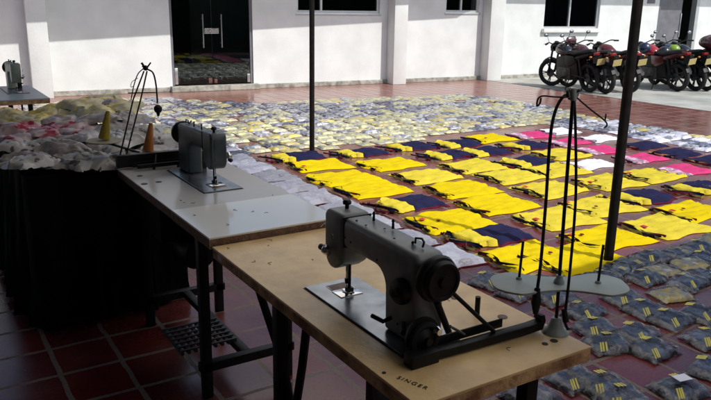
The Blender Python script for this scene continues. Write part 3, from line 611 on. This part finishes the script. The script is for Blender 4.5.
# ------------------------------------------------------------------ sewing machines
def machine(name,loc,rz,body,label,guard=True,slim=1.):
    e=empty(name,loc,rz,label,'sewing machine')
    yc=.086;sa=.05*slim;sh=.052*slim
    # local x: from needle end to handwheel, local y: away from the operator
    b=MB();b.prism([(0,0),(.50,0),(.50,.178),(0,.178),(0,.155),(-.0,.02)],.0005,.006,M['bed'],'xy');b.build('bed_plate',e,smooth=None,bevel=.001)
    MB().prism([(.0,-.004),(.504,-.004),(.504,.182),(-.004,.182),(-.004,-.004)],.0002,.0012,M['black'],'xy').build('table_cutout_rim',e,smooth=None)
    MB().box(.075,.13,.05,.125,.0062,.0085,M['chrome']).box(.03,.074,.055,.12,.0062,.0078,M['rust']).build('needle_plate',e,bevel=.001)
    def arc(cx,cz,r,a0,a1,n=6):return [(cx+r*math.cos(R(a0+(a1-a0)*i/n)),cz+r*math.sin(R(a0+(a1-a0)*i/n))) for i in range(n+1)]
    arm=[(.145,.170)]+arc(.305,.118,.050,90,0)+[(.358,.03),(.352,.0065),(.505,.0065),(.497,.04),(.495,.215)]+arc(.470,.222,.026,0,90)+[(.145,.256)]
    MB().prism(arm,yc-sa,yc+sa,body).build('arm',e,smooth=50,bevel=.018*slim,seg=4)
    hd=[(.046,.245),(.046,.125)]+arc(.088,.125,.038,190,300,6)+[(.142,.115),(.150,.15),(.150,.262)]+[(.056,.262)]
    MB().prism(hd,yc-sh,yc+sh,body).build('head',e,smooth=50,bevel=.014*slim,seg=4)
    MB().box(.1515,.1555,yc-sa-.001,yc+sa+.001,.168,.2575,M['black']).build('arm_seam',e,smooth=30,bevel=.0015)
    MB().lathe([(.006,0),(.006,.012),(.012,.013),(.013,.02),(.009,.026)],M['black'],(.09,.09,.262),n=14).build('pressure_screw',e)
    nb_=MB();nb_.tube([(.098,.088,.10),(.098,.088,.04)],.0042,M['chrome'],8).tube([(.098,.088,.04),(.098,.088,.008)],.0014,M['chrome'],6).lathe([(.006,0),(.007,.014)],M['black'],(.098,.088,.035));nb_.build('needle_bar',e)
    MB().tube([(.112,.088,.10),(.112,.088,.02)],.005,M['black'],8).box(.088,.122,.078,.086,.009,.014,M['chrome']).box(.088,.122,.092,.1,.009,.014,M['chrome']).box(.104,.120,.078,.098,.014,.026,M['black']).build('presser_foot',e)
    MB().lathe([(.018,0),(.018,.006),(.008,.008),(.012,.014),(.005,.02)],M['chrome'],(.085,.030,.145),(0,-1,0),16).build('tension_dial',e)
    MB().box(.044,.049,yc-.6*sa,yc+.6*sa,.13,.235,body).lathe([(.008,0),(.010,.02),(.004,.026)],M['black'],(.046,.04,.135),(-1,0,0),12).build('face_plate',e,smooth=40,bevel=.001)
    MB().tube([(.046,.055,.2),(.036,.045,.21),(.034,.035,.20)],.0018,M['chrome'],6).tube([(.12,.028,.2),(.12,.02,.205),(.125,.02,.19),(.12,.029,.185)],.0018,M['chrome'],6).build('thread_guide',e)
    d=MB().lathe([(.034,0),(.034,.012),(.030,.02),(.012,.024),(.012,.034),(.005,.036)],M['black'],(.445,.038,.145),(0,-1,0),24);d.build('stitch_dial',e)
    MB().tube([(.40,.036,.055),(.40,.012,.05),(.36,.004,.052)],.006,M['black']).build('reverse_lever',e);MB().tube([(.455,.036,.06),(.49,.01,.055)],.007,M['black']).build('feed_lever',e)
    for x,y in ((.215,.10),(.30,.105)):MB().lathe([(.004,0),(.003,.018),(.005,.02),(.002,.027)],M['black'],(x,y,.256),n=8).build('thread_pin',e)
    t=MB();t.tube([(.42,.09,.253),(.42,.09,.267),(.44,.095,.270),(.455,.09,.266),(.45,.09,.252)],.003,M['black'],6).tube([(.41,.09,.254),(.435,.07,.262)],.004,M['black'],6);t.build('arm_thread_guide',e)
    s_=MB()
    for x,y in ((.19,.06),(.24,.058),(.37,.06),(.29,.085)):s_.lathe([(.0035,0),(.003,.002)],M['black'],(x,y,.2558),n=8)
    for x,z in ((.20,.2),(.33,.19),(.43,.05),(.17,.205)):s_.lathe([(.0035,0),(.003,.002)],M['black'],(x,.0362,z),(0,-1,0),8)
    s_.build('oil_hole',e)
    hw=MB().lathe([(.02,0),(.048,.002),(.058,.010),(.060,.020),(.056,.030),(.050,.032),(.052,.040),(.047,.050),(.040,.050),(.038,.045),(.016,.045),(.014,.054)],M['black'],(.497,.086,.192),(1,0,0),32);hw.build('handwheel',e,smooth=35)
    if guard:
        g_=MB()
        g_.torus((.53,.045,.048),(1,0,0),.036,.009,M['blackr'],28,8).lathe([(.036,-.006),(.034,0),(.010,.012),(.010,.022)],M['black'],(.53,.045,.048),(1,0,0),24).lathe([(.012,0),(.008,.012)],M['chrome'],(.545,.07,.07),(1,0,0),12)
        g_.lathe([(.045,-.02),(.05,-.012),(.05,-.008),(.03,-.006)],M['black'],(.53,.045,.052),(1,0,0),24).box(.505,.53,.0,.09,.0,.035,M['black']);g_.build('bobbin_winder_wheel',e,smooth=40,bevel=.0)
        q=MB()
        q.prism([(-.01,0),(.01,.0),(.34,.002),(.40,.006),(.408,.03),(.402,.048),(.39,.047),(.388,.034),(.396,.03),(.36,.026),(.10,.022),(.0,.03)],0,.03,M['black'])
        q.v=[(.535+y*.9+.02*(x/.4),x,z+.003) for x,y,z in q.v]
        q.box(.535,.572,-.02,.06,.0,.032,M['black']);q.box(.528,.533,.06,.30,.02,.045,M['black']);q.build('belt_guard_bar',e,smooth=30,bevel=.003)
        MB().tube([(.53,.128,.15),(.555,.25,.028)],.0055,M['blackr'],8).tube([(.515,.09,.13),(.50,.155,.01)],.0085,M['blackr'],8).build('drive_belt',e)
        MB().tube([(.54,.115,.07),(.555,.15,.045),(.53,.16,.03)],.004,M['chrome'],6).build('winder_spring',e)
    else:
        MB().tube([(.53,.06,.15),(.54,.09,.0)],.006,M['blackr'],8).build('drive_belt',e)
        MB().box(.44,.5,-.002,.035,.0,.10,M['black']).build('rear_cover',e,smooth=30,bevel=.004)
    return e
machine('sewing_machine',(.953,1.785,ZT),R(-90),M['mgrey'],'dark grey industrial sewing machine with black handwheel on the beige table',True,.9)
machine('sewing_machine',(1.228,2.885,ZW),R(90),M['mblue'],'blue grey sewing machine on the white table, its head towards the camera',False,.74).scale=(1,1,.94)
machine('sewing_machine',(fa.x-.10,fa.y+.42,.78),R(90),M['mgreen'],'greenish sewing machine on the grey table at the far left',False,.8)
# ------------------------------------------------------------------ thread stands
def spline(P,n=8):
    P=[Vector(p) for p in P];P=[P[0]*2-P[1]]+P+[P[-1]*2-P[-2]];o=[]
    for i in range(1,len(P)-2):
        for k in range(n):
            t=k/n;a,b,c,d=P[i-1:i+3];o.append(.5*((2*b)+(c-a)*t+(2*a-5*b+4*c-d)*t*t+(3*b-a-3*c+d)*t**3))
    o.append(P[-2]);return o
def atdepth(px,py,p):
    """point of the photograph at the camera depth of p"""
    d=_ray(px,py);return Vector((0,0,CAM_H))+d*((Vector(p)-Vector((0,0,CAM_H))).dot(CF)/d.dot(CF))
sb=onZ(555,332,ZT)
st=empty('thread_stand',(sb.x,sb.y,ZT),0,'tall thread stand with a grey two-lobed spool plate on the beige table corner','thread stand')
L=lambda v:Vector(v)-Vector((sb.x,sb.y,ZT))
MB().lathe([(.036,0),(.034,.006),(.022,.014),(.013,.04),(.010,.042)],M['standg'],n=24).build('base_cone',st)
top=L(atdepth(573,97,(sb.x,sb.y,1.39)))
MB().tube([(0,0,.03),top],.0045,M['black'],10).build('rod',st)
hub=L(atdepth(559,283,(sb.x,sb.y,.905)))
# two-lobed plate: its long axis runs across the picture
ax=Vector((CR.x,CR.y,0)).normalized();ay=Vector((-ax.y,ax.x,0));out=[];n=72
for i in range(n):
    t=2*math.pi*i/n;r=.215*abs(math.cos(t))**1.0;
    x=.176*math.cos(t);wv=.046+.044*min(1,abs(math.cos(t))/.62)**2;y=wv*(1 if math.sin(t)>=0 else -1)*min(1,(abs(math.sin(t))/.45)) if abs(math.sin(t))<.45 else wv*(1 if math.sin(t)>0 else -1)
    out.append(hub+ax*x+ay*(wv*math.copysign(abs(math.sin(t))**.62,math.sin(t))))
pl=MB();pl.add([o+Vector((0,0,-.006)) for o in out]+[o+Vector((0,0,.0)) for o in out],[tuple(range(n)),tuple(range(2*n-1,n-1,-1))]+[(i,(i+1)%n,(i+1)%n+n,i+n) for i in range(n)],M['standg'])
pl.build('spool_plate',st,smooth=40,bevel=.0015)
MB().lathe([(.014,-.012),(.014,.006),(.009,.014),(.009,.022)],M['standg'],hub,n=16).build('plate_hub',st)
for a,b in (((519,279),(523,246)),((598,283),(605,254))):
    q=L(onZ(a[0],a[1],ZT+hub.z+.0));t_=q+Vector((.002,-.002,.105));MB().tube([q-Vector((0,0,.004)),t_],.0035,M['black'],8).lathe([(.009,-.004),(.007,.006)],M['standg'],q,n=12).build('spool_pin',st)
tw_=MB()
P=lambda x,y:L(atdepth(x,y,(sb.x,sb.y,1.39)))
tw_.tube(spline([P(571,97),P(556,97),P(543,96),P(538,99),P(537,106),P(540,103),P(541,98)]),.0022,M['black'],6)
tw_.tube(spline([P(576,97),P(590,109),P(604,120),P(607,125),P(604,128)]),.0022,M['black'],6).tube(spline([P(605,121),P(606,114)]),.002,M['black'],6);tw_.build('thread_arm',st)
k_=MB();rnd=random.Random(8)
for i in range(9):k_.tube(spline([P(573+rnd.uniform(-6,6),94+rnd.uniform(-6,5)) for _ in range(5)],5),.0035,M['standg'] if i%2 else M['black'],6)
k_.tube([P(573,90),P(573.5,101)],.008,M['standg'],10)
k_.build('knotted_thread',st)
P2=lambda x,y,z=0:atdepth(x,y,(sb.x,sb.y,1.1))
co=MB();co.tube(spline([P2(571,95),P2(563,97),P2(555,112),P2(550,140),P2(546,200),P2(541,260),P2(537,292)]),.0042,M['blackr'],8).tube([P2(537.5,288),P2(536,302),P2(535.5,314)],[.007,.013,.006],M['blackr'],10)
o=co.build('hanging_power_cord');tag(o,'black power cord with plug hanging left of the thread stand rod','cord')
co=MB();co.tube(spline([P2(574,95),P2(575.5,130),P2(576,185),P2(574,225),P2(569,280),P2(565,318),P2(568,330)]),.0036,M['blackr'],8).tube([P2(564,309),P2(566,322)],[.007,.008],M['blackr'],10)
o=co.build('hanging_power_cord');tag(o,'black cord hanging right of the thread stand rod down to the table','cord')
# stand of the second machine
s2=onZ(120,158,.80);s2=Vector((.93,3.56,.80))
q2=empty('wire_thread_stand',s2,0,'thin black wire thread stand with two arms behind the blue grey machine','thread stand')
Z=lambda x,y:atdepth(x,y,(.98,3.57,1.0))-s2
b=MB();b.tube([Z(119,160),Z(133,100),Z(144,71)],.004,M['black'],7).tube([Z(125,160),Z(141,98),Z(147,71)],.004,M['black'],7).build('rod',q2)
MB().tube(spline([Z(144,68),Z(138,74),Z(134,85),Z(131,100)]),.003,M['black'],6).tube([Z(128,93),Z(157,92.5)],.0028,M['black'],6).tube(spline([Z(138,78),Z(132,82),Z(131,87),Z(134,86)]),.0016,M['black'],5).build('thread_arm',q2)
b=MB()
for i in range(7):b.tube([Z(146,69),Z(146+rnd.uniform(-5,5),67+rnd.uniform(-5,3))],.004,M['black'],5)
b.ball(Z(145.5,68),.014,.014,.014,M['black'],8,5).build('wire_knot',q2)
Zw=lambda x,y:atdepth(x,y,(.98,3.57,1.0))
o=MB().tube(spline([Zw(147,69),Zw(153,73),Zw(156,85),Zw(157.5,103)]),.0042,M['blackr'],8).lathe([(.006,-.03),(.010,-.012),(.016,-.01),(.020,0),(.020,.014),(.010,.024),(.004,.026)],M['blackr'],Zw(158,110),(0,0,1),14).tube([Zw(158,113),Zw(158.2,118)],.002,M['blackr'],6).build('hanging_bulb_cord');tag(o,'black cord ending in a round plug hung over the wire thread stand','cord')
# ------------------------------------------------------------------ heap table
ht=empty('draped_table',(0,0,0),0,'low table under a floor length dark cloth carrying a heap of bagged clothes','table')
dc=mat('dark_green_drape',(.004,.007,.005),.95,spec=.05,var=.3,vscale=4)
hx0,hx1,hy0,hy1,hz=.44,1.16,3.62,5.0,.78
b=MB();per=[]
N=60
def ptp(t):
    Lx=hx1-hx0;Ly=hy1-hy0;d=t*2*(Lx+Ly)
    if d<Lx:return hx0+d,hy0,0,-1
    d-=Lx
    if d<Ly:return hx1,hy0+d,1,0
    d-=Ly
    if d<Lx:return hx1-d,hy1,0,1
    d-=Lx
    return hx0,hy1-d,-1,0
N=120;vs=[]
for r,z in enumerate((hz,.55,.3,.02)):
    for i in range(N):
        x,y,nx,ny=ptp(i/N);o_=.004+r*(.010+.014*math.sin(i*.9)+.01*math.sin(i*2.3+r));vs.append((x+nx*o_,y+ny*o_,z))
fs=[(r*N+i,r*N+(i+1)%N,(r+1)*N+(i+1)%N,(r+1)*N+i) for r in range(3) for i in range(N)]+[tuple(range(N))]
b.add(vs,fs,dc);b.build('drape',ht,smooth=60)
for x,y in ((hx0+.06,hy0+.06),(hx1-.06,hy0+.06),(hx0+.06,hy1-.06),(hx1-.06,hy1-.06)):leg(x,y,hz-.02,ht)
hw=pack('heap_white_print',(.42,.40,.38),(.09,.08,.09),vs=20,patch=(.40,.44),bump=.3,coat=.25);hm_=pack('heap_maroon',(.36,.02,.06),(.45,.33,.34),vs=9,patch=(.50,.53),bump=.3,coat=.25);hy_=pack('heap_mustard',(.58,.46,.12),(.42,.38,.24),vs=9,bump=.3,coat=.25)
def bundle(w,d,h,seed,mt):
    b=MB();s_=seed*3.7;vs=[];nx,ny=24,20
    for j in range(ny+1):
        for i in range(nx+1):
            u=i/nx;v=j/ny;e=min(u,1-u,v,1-v)*2
            x=(u-.5)*w+.04*fbm(u*3,v*3,s_);y=(v-.5)*d+.04*fbm(u*3+5,v*3,s_+2)
            z=h*min(1,e*1.8)**.5*(.8+.35*fbm(u*3,v*3,s_+5))+.010*fbm(u*8,v*16,s_+8)+.006*fbm(u*18,v*20,s_)
            vs.append((x,y,max(.0,z)))
    return b.add(vs,[(j*(nx+1)+i,j*(nx+1)+i+1,(j+1)*(nx+1)+i+1,(j+1)*(nx+1)+i) for j in range(ny) for i in range(nx)],mt)
rnd=random.Random(21)
hp=pack('heap_pale',(.38,.35,.33),(.28,.23,.23),vs=22,bump=.3,coat=.25)
nn=0
for a in range(8):
    for b_ in range(5):
        x=.50+b_*.155+rnd.uniform(-.03,.03);y=3.70+a*.17+rnd.uniform(-.03,.03)
        z=.012+.05*min(1,a/3)+.05*(b_>2 and a>3)+.02*(a>4)+rnd.uniform(0,.035)
        if a<3:m_,nmx=(hw,'white bundle with dark print') if rnd.random()<.7 else (hp,'pale grey bundle')
        elif a<5:m_,nmx=(hm_,'maroon and white bundle') if b_<3 else (hp,'pale grey bundle')
        else:m_,nmx=(hy_,'mustard yellow bundle') if rnd.random()<.75 else (hp,'pale grey bundle')
        row=['at the near edge','one step behind the near edge','before the maroon middle','in the middle','just behind the middle','before the back','near the back','at the back edge'][a]
        o=bundle(.27,.21,.06,300+nn,m_).build('clothes_bundle',smooth=50,loc=(x,y,hz+.002+z));nn+=1
        o.rotation_euler=(rnd.uniform(-.15,.15),rnd.uniform(-.15,.15),rnd.uniform(-.8,.8));tag(o,nmx+' '+row+' of the heap, '+['far left','left','centre','right','far right'][b_],'clothes bundle','bundles heaped on the draped table')
# thread cones on round plates behind the second machine
for i,(c0,c1,pm__,lb,mc) in enumerate((((104,139),(108,111),(.80,3.66),'mustard yellow thread cone on a round plate, left of the pair',mat('mustard_thread',(.42,.31,.03),.8,bump=.5,bscale=200)),((148,151),(151,123),(1.05,3.66),'orange thread cone on a round plate, right of the pair',mat('orange_thread',(.50,.17,.03),.8,bump=.5,bscale=200)))):
    base=atdepth(c0[0],c0[1],(pm__[0],pm__[1],.94));tp_=atdepth(c1[0],c1[1],(pm__[0],pm__[1],1.03));h_=(tp_-base).length
    e=empty('thread_cone',base,0,lb,'thread cone','thread cones on the spool plates')
    MB().lathe([(.026,0),(.028,.006),(.011,h_-.01),(.008,h_)],mc,(0,0,0),(tp_-base),18).build('thread',e)
    MB().lathe([(.012,h_),(.007,h_+.004)],M['sillw'],(0,0,0),(tp_-base),12).build('cone_tip',e)
pp=MB()
for c in ((.80,3.66),(1.05,3.66)):pass
e=empty('spool_tray',(0,0,0),0,'pair of round spool plates on a bar behind the white table','spool tray')
for (px,py),dd in (((104,140),(.80,3.66,.94)),((148,153),(1.05,3.66,.94))):
    q=atdepth(px,py,dd);MB().lathe([(.085,-.008),(.09,-.004),(.085,0),(.05,-.002)],mat('spool_plate_plastic',(.33,.30,.20),.6),q,n=28).build('plate',e)
qa=atdepth(104,142,(.80,3.66,.94));qb=atdepth(148,155,(1.05,3.66,.94));MB().tube([qa,qb],.006,M['black'],8).tube([(qa+qb)/2,((qa+qb)/2).to_2d().to_3d()+Vector((0,0,.79))],.008,M['black'],8).build('bar',e)
# ------------------------------------------------------------------ motorcycles
TY=mat('tyre_rubber',(.012,.012,.012),.8,var=.3,vscale=30);EN=mat('engine_alloy',(.06,.06,.06),.5,metal=.3,var=.3,vscale=20)
SEAT=mat('black_vinyl_seat',(.010,.010,.011),.5);RIM=mat('dark_rim',(.03,.03,.032),.35,metal=.5);PL=mat('yellow_number_plate',(.52,.43,.17),.5,var=.1,vscale=40)
RL=mat('red_tail_lens',(.30,.01,.01),.2);GLS=mat('mirror_glass',(.6,.65,.68),.05,metal=1)
def curve_body(pts,m,n=10):
    """loft of ellipses: (x,z,halfwidth,halfheight)"""
    b=MB();vs=[]
    for x,z,w_,h_ in pts:
        for k in range(n):
            t=2*math.pi*k/n;vs.append((x,w_*math.cos(t),z+h_*math.sin(t)))
    fs=[(i*n+k,i*n+(k+1)%n,(i+1)*n+(k+1)%n,(i+1)*n+k) for i in range(len(pts)-1) for k in range(n)]+[tuple(range(n-1,-1,-1)),tuple((len(pts)-1)*n+k for k in range(n))]
    return b.add(vs,fs,m)
WH=None
def wheel_meshes():
    t=MB().torus((0,0,0),(0,1,0),.258,.047,TY,32,8,1.0).mesh('tyre',60)
    r=MB().torus((0,0,0),(0,1,0),.225,.016,RIM,28,6,1.4).lathe([(.03,-.05),(.035,-.04),(.035,.04),(.03,.05)],RIM,(0,0,0),(0,1,0),12)
    for k in range(5):
        a=2*math.pi*k/5
        for s in (-.10,.10):r.tube([(.03*math.cos(a),0,.03*math.sin(a)),(.222*math.cos(a+s),0,.222*math.sin(a+s))],.013,RIM,5)
    r=r.mesh('rim',50);d=MB().lathe([(.09,-.003),(.09,.003)],EN,(0,0,0),(0,1,0),20).mesh('brake_disc',30)
    return t,r,d
WM=wheel_meshes()
def motorcycle(loc,rz,tank,tail,label,scale=1.,rack=False,lean=R(-8),shield=False,mirror=True,steer=.2):
    e=empty('motorcycle',loc,rz,label,'motorcycle','motorcycles parked by the wall');e.scale=(scale,)*3;e.rotation_euler=(lean,0,rz)
    for x in (.64,-.62):
        w_=mk('wheel',WM[0],e,(x,0,.304));
        if x>0:w_.rotation_euler=(0,0,steer)
        mk('rim',WM[1],w_);mk('brake_disc',WM[2],w_,(0,.055,0))
    b=MB()
    for s in (-.085,.085):b.tube([(.64,s,.304),(.50,s,.72),(.44,s,.92)],[.024,.022,.018],M['black'],8)
    b.box(.40,.52,-.10,.10,.80,.83,M['black']).box(.38,.50,-.10,.10,.90,.93,M['black']);b.build('fork',e,smooth=40)
    vs=[];fs=[]
    fd=MB()
    for i in range(9):
        a=R(35+i*14);vs+=[(.64+.325*math.cos(a),-.055,.304+.325*math.sin(a)),(.64+.335*math.cos(a),0,.304+.345*math.sin(a)),(.64+.325*math.cos(a),.055,.304+.325*math.sin(a))]
    fd.add(vs,[(3*i+k,3*i+k+1,3*i+k+4,3*i+k+3) for i in range(8) for k in (0,1)],tail);fd.build('front_fender',e)
    hl=MB().lathe([(.03,-.09),(.075,-.05),(.088,0),(.08,.012)],M['black'],(.54,0,.86),(1,0,-.1),18).lathe([(.078,.0),(.06,.016),(.02,.022)],GLS,(.552,0,.86),(1,0,-.1),18);hl.build('headlight',e)
    if shield:MB().prism([(.44,.90),(.60,.86),(.62,.96),(.50,1.12),(.46,1.08)],-.11,.11,tail).build('front_cowl',e,smooth=40,bevel=.03)
    MB().lathe([(.05,0),(.055,.02),(.05,.035)],M['black'],(.44,0,.95),(-.4,0,1),16).box(.41,.47,-.07,.07,.94,.97,M['black']).build('gauge',e)
    b=MB();b.tube(spline([(.30,-.37,.985),(.37,-.25,1.0),(.43,-.10,.95),(.43,.10,.95),(.37,.25,1.0),(.30,.37,.985)],5),.012,M['black'],8)
    for s in (-1,1):b.tube([(.33,s*.31,.99),(.28,s*.40,.98)],.018,M['blackr'],8).tube([(.38,s*.27,1.0),(.37,s*.38,.98)],.006,M['black'],6)
    b.build('handlebar',e)
    if mirror:
        for s in (-1,1):
            m_=MB();m_.tube([(.37,s*.24,1.0),(.36,s*.30,1.14)],.005,M['black'],6).ball((.35,s*.33,1.17),.018,.06,.036,M['black'],12,7).ball((.342,s*.33,1.17),.014,.052,.030,GLS,12,7);m_.build('mirror',e)
    curve_body([(.40,.80,.04,.04),(.37,.82,.10,.09),(.28,.84,.145,.125),(.12,.83,.15,.12),(-.02,.79,.12,.08),(-.07,.77,.06,.04)],tank,14).build('tank',e,smooth=60)
    curve_body([(-.0,.80,.08,.03),(-.08,.79,.115,.045),(-.30,.78,.13,.05),(-.45,.82,.12,.05),(-.68,.85,.10,.045),(-.76,.86,.06,.03)],SEAT,12).build('seat',e,smooth=60)
    curve_body([(-.10,.66,.09,.06),(-.35,.70,.12,.075),(-.60,.77,.10,.06),(-.82,.83,.05,.035)],tail,12).build('tail_panel',e,smooth=60)
    for s in (-1,1):
        MB().prism([(.02,.74),(-.28,.74),(-.34,.60),(-.12,.50),(.0,.56)],s*.10,s*.125,tail).build('side_panel',e,smooth=40,bevel=.008)
    b=MB();b.box(-.16,.26,-.13,.13,.22,.48,EN).box(-.14,.10,-.08,.08,.48,.62,M['black']).box(.06,.22,-.085,.085,.46,.66,EN)
    for i in range(5):b.box(.04,.24,-.10,.10,.48+i*.036,.49+i*.036,EN)
    b.lathe([(.09,0),(.09,.03),(.05,.04)],EN,(-.02,.11,.36),(0,1,0),16).lathe([(.09,0),(.09,.03),(.05,.04)],EN,(-.02,-.11,.36),(0,-1,0),16);b.build('engine',e,smooth=30,bevel=.006)
    MB().prism([(.34,.30),(.30,.68),(.02,.74),(-.34,.66),(-.40,.34),(-.1,.22)],-.11,.11,M['black']).build('lower_fairing',e,smooth=30,bevel=.01)
    b=MB();b.tube([(.44,0,.84),(.28,0,.70),(.26,0,.30),(-.14,0,.24),(-.20,0,.60),(.40,0,.76)],.02,M['black'],7)
    for s in (-.10,.10):b.tube([(-.16,s,.34),(-.62,s,.304)],.02,M['black'],7).tube([(-.50,s,.34),(-.42,s,.70)],[.03,.022],M['black'],9)
    b.tube([(-.16,.1,.60),(-.70,.09,.78)],.012,M['black'],6).tube([(-.16,-.1,.60),(-.70,-.09,.78)],.012,M['black'],6);b.build('frame',e)
    MB().tube([(.20,-.09,.5),(.28,-.12,.34),(.16,-.14,.20),(-.20,-.15,.22),(-.34,-.15,.27),(-.80,-.16,.40)],[.016,.016,.018,.02,.042,.046],EN,10).build('exhaust',e)
    b=MB();vs=[]
    for i in range(8):
        a=R(60+i*14);vs+=[(-.62+.335*math.cos(a),-.07,.304+.335*math.sin(a)),(-.62+.345*math.cos(a),0,.304+.36*math.sin(a)),(-.62+.335*math.cos(a),.07,.304+.335*math.sin(a))]
    b.add(vs,[(3*i+k,3*i+k+1,3*i+k+4,3*i+k+3) for i in range(7) for k in (0,1)],M['black']).box(-.97,-.80,-.05,.05,.62,.80,M['black']);b.build('rear_fender',e)
    MB().box(-.90,-.83,-.06,.06,.78,.84,RL).build('tail_light',e,smooth=40,bevel=.012)
    for s in (-1,1):
        MB().tube([(-.82,0,.76),(-.84,s*.13,.76)],.008,M['black'],6).ball((-.85,s*.15,.76),.03,.03,.022,mat('amber_lens',(.6,.22,.03),.25),10,6).build('indicator',e)
    T=Matrix.Translation((-.985,0,.66))@Matrix.Rotation(R(-18),4,'Y')
    MB().box(-.004,.004,-.10,.10,-.065,.065,PL,T).build('number_plate',e,smooth=None)
    MB().tube([(.0,-.12,.28),(.0,-.24,.28)],.014,M['blackr'],8).tube([(.0,.12,.28),(.0,.24,.28)],.014,M['blackr'],8).tube([(-.1,.1,.25),(-.16,.26,.02)],.011,M['black'],6).build('footpeg',e)
    if rack:
        b=MB();b.box(-.88,-.60,-.10,.10,.895,.91,M['black']);b.build('rack',e)
        curve_body([(-.98,1.06,.12,.06),(-.95,1.05,.20,.13),(-.85,1.05,.215,.15),(-.66,1.05,.215,.15),(-.56,1.05,.19,.12),(-.53,1.05,.12,.07)],mat('maroon_top_box',(.09,.022,.03),.25,coat=.6),16).build('top_box',e,smooth=60)
    return e
CB=mat('gloss_black_tank',(.010,.012,.013),.15,coat=1);CM=mat('maroon_tank',(.06,.012,.018),.2,coat=1);CRD=mat('red_tank',(.42,.015,.02),.2,coat=1);CDR=mat('dark_red_panel',(.11,.008,.014),.3,coat=.7);CBL=mat('dark_blue_tank',(.02,.05,.12),.2,coat=1)
def at_rear(px,py,ang,sc=.94):
    p=onZ(px,py);r=R(ang);return (p.x+.62*sc*math.cos(r),p.y+.62*sc*math.sin(r),.004),r
for px,py,ang,tk,tl,lb,kw in ((589,92.5,80,CB,M['black'],'black motorcycle, leftmost of the parked row, under the low window',dict(steer=.5)),
    (605,94,78,CM,CM,'maroon tanked motorcycle second in the row from the left',dict(shield=True)),
    (630,93,76,CDR,CDR,'dark red motorcycle half hidden behind the big black post',dict(mirror=False)),
    (677,91.5,82,CRD,CDR,'bright red tanked motorcycle parked right of the big post',{}),
    (695,91,77,CBL,M['black'],'dark motorcycle with blue tank second from the right end of the row',dict(steer=-.2)),
    (706,91,74,CB,M['black'],'black motorcycle with maroon top box at the right edge',dict(rack=True))):
    l,r=at_rear(px,py,ang);motorcycle(l,r,tk,tl,lb,scale=.94,lean=R(-7),**kw)
def helmet(px,py,depthp,m,label):
    q=atdepth(px,py,depthp);e=empty('helmet',q,R(110),label,'helmet','helmets resting on the motorcycles')
    b=MB();b.ball((0,0,0),.125,.108,.112,m,18,12);b.build('shell',e,smooth=60)
    MB().ball((.030,0,.0),.101,.097,.047,mat('smoked_visor',(.01,.01,.012),.08),16,8).build('visor',e,smooth=60)
rp=(13.0,9.6,.9)
helmet(644.5,48,rp,mat('blue_helmet',(.012,.02,.06),.35,coat=.6),'dark blue helmet just right of the big black post')
helmet(664,52,(13.2,9.4,.9),mat('black_helmet',(.012,.012,.014),.15,coat=1),'glossy black helmet on the seat of the red motorcycle')
helmet(674,50,(13.5,9.4,.9),mat('lime_helmet',(.24,.40,.03),.4,coat=.4),'lime green helmet beside the black one')

# ------------------------------------------------------------------ snippets of thread and cloth left on tables and floor
rnd=random.Random(77)
for par,zz,bx,n_,lb in ((tb,ZT+.001,(.88,1.37,1.12,2.25),16,''),(tw,ZW+.002,(.88,1.33,2.32,2.85),9,'')):
    b=MB()
    for i in range(n_):
        x=rnd.uniform(bx[0],bx[1]);y=rnd.uniform(bx[2],bx[3]);a=rnd.uniform(0,6.3);l_=rnd.uniform(.004,.016)
        b.tube(spline([(x,y,zz),(x+l_*math.cos(a),y+l_*math.sin(a),zz),(x+l_*1.6*math.cos(a+.9),y+l_*1.6*math.sin(a+.9),zz)],3),.0007,rnd.choice([M['navy2'],M['maroon'],M['black']]),4)
    o=b.build('thread_snippets',par);tag(o,kind='stuff')
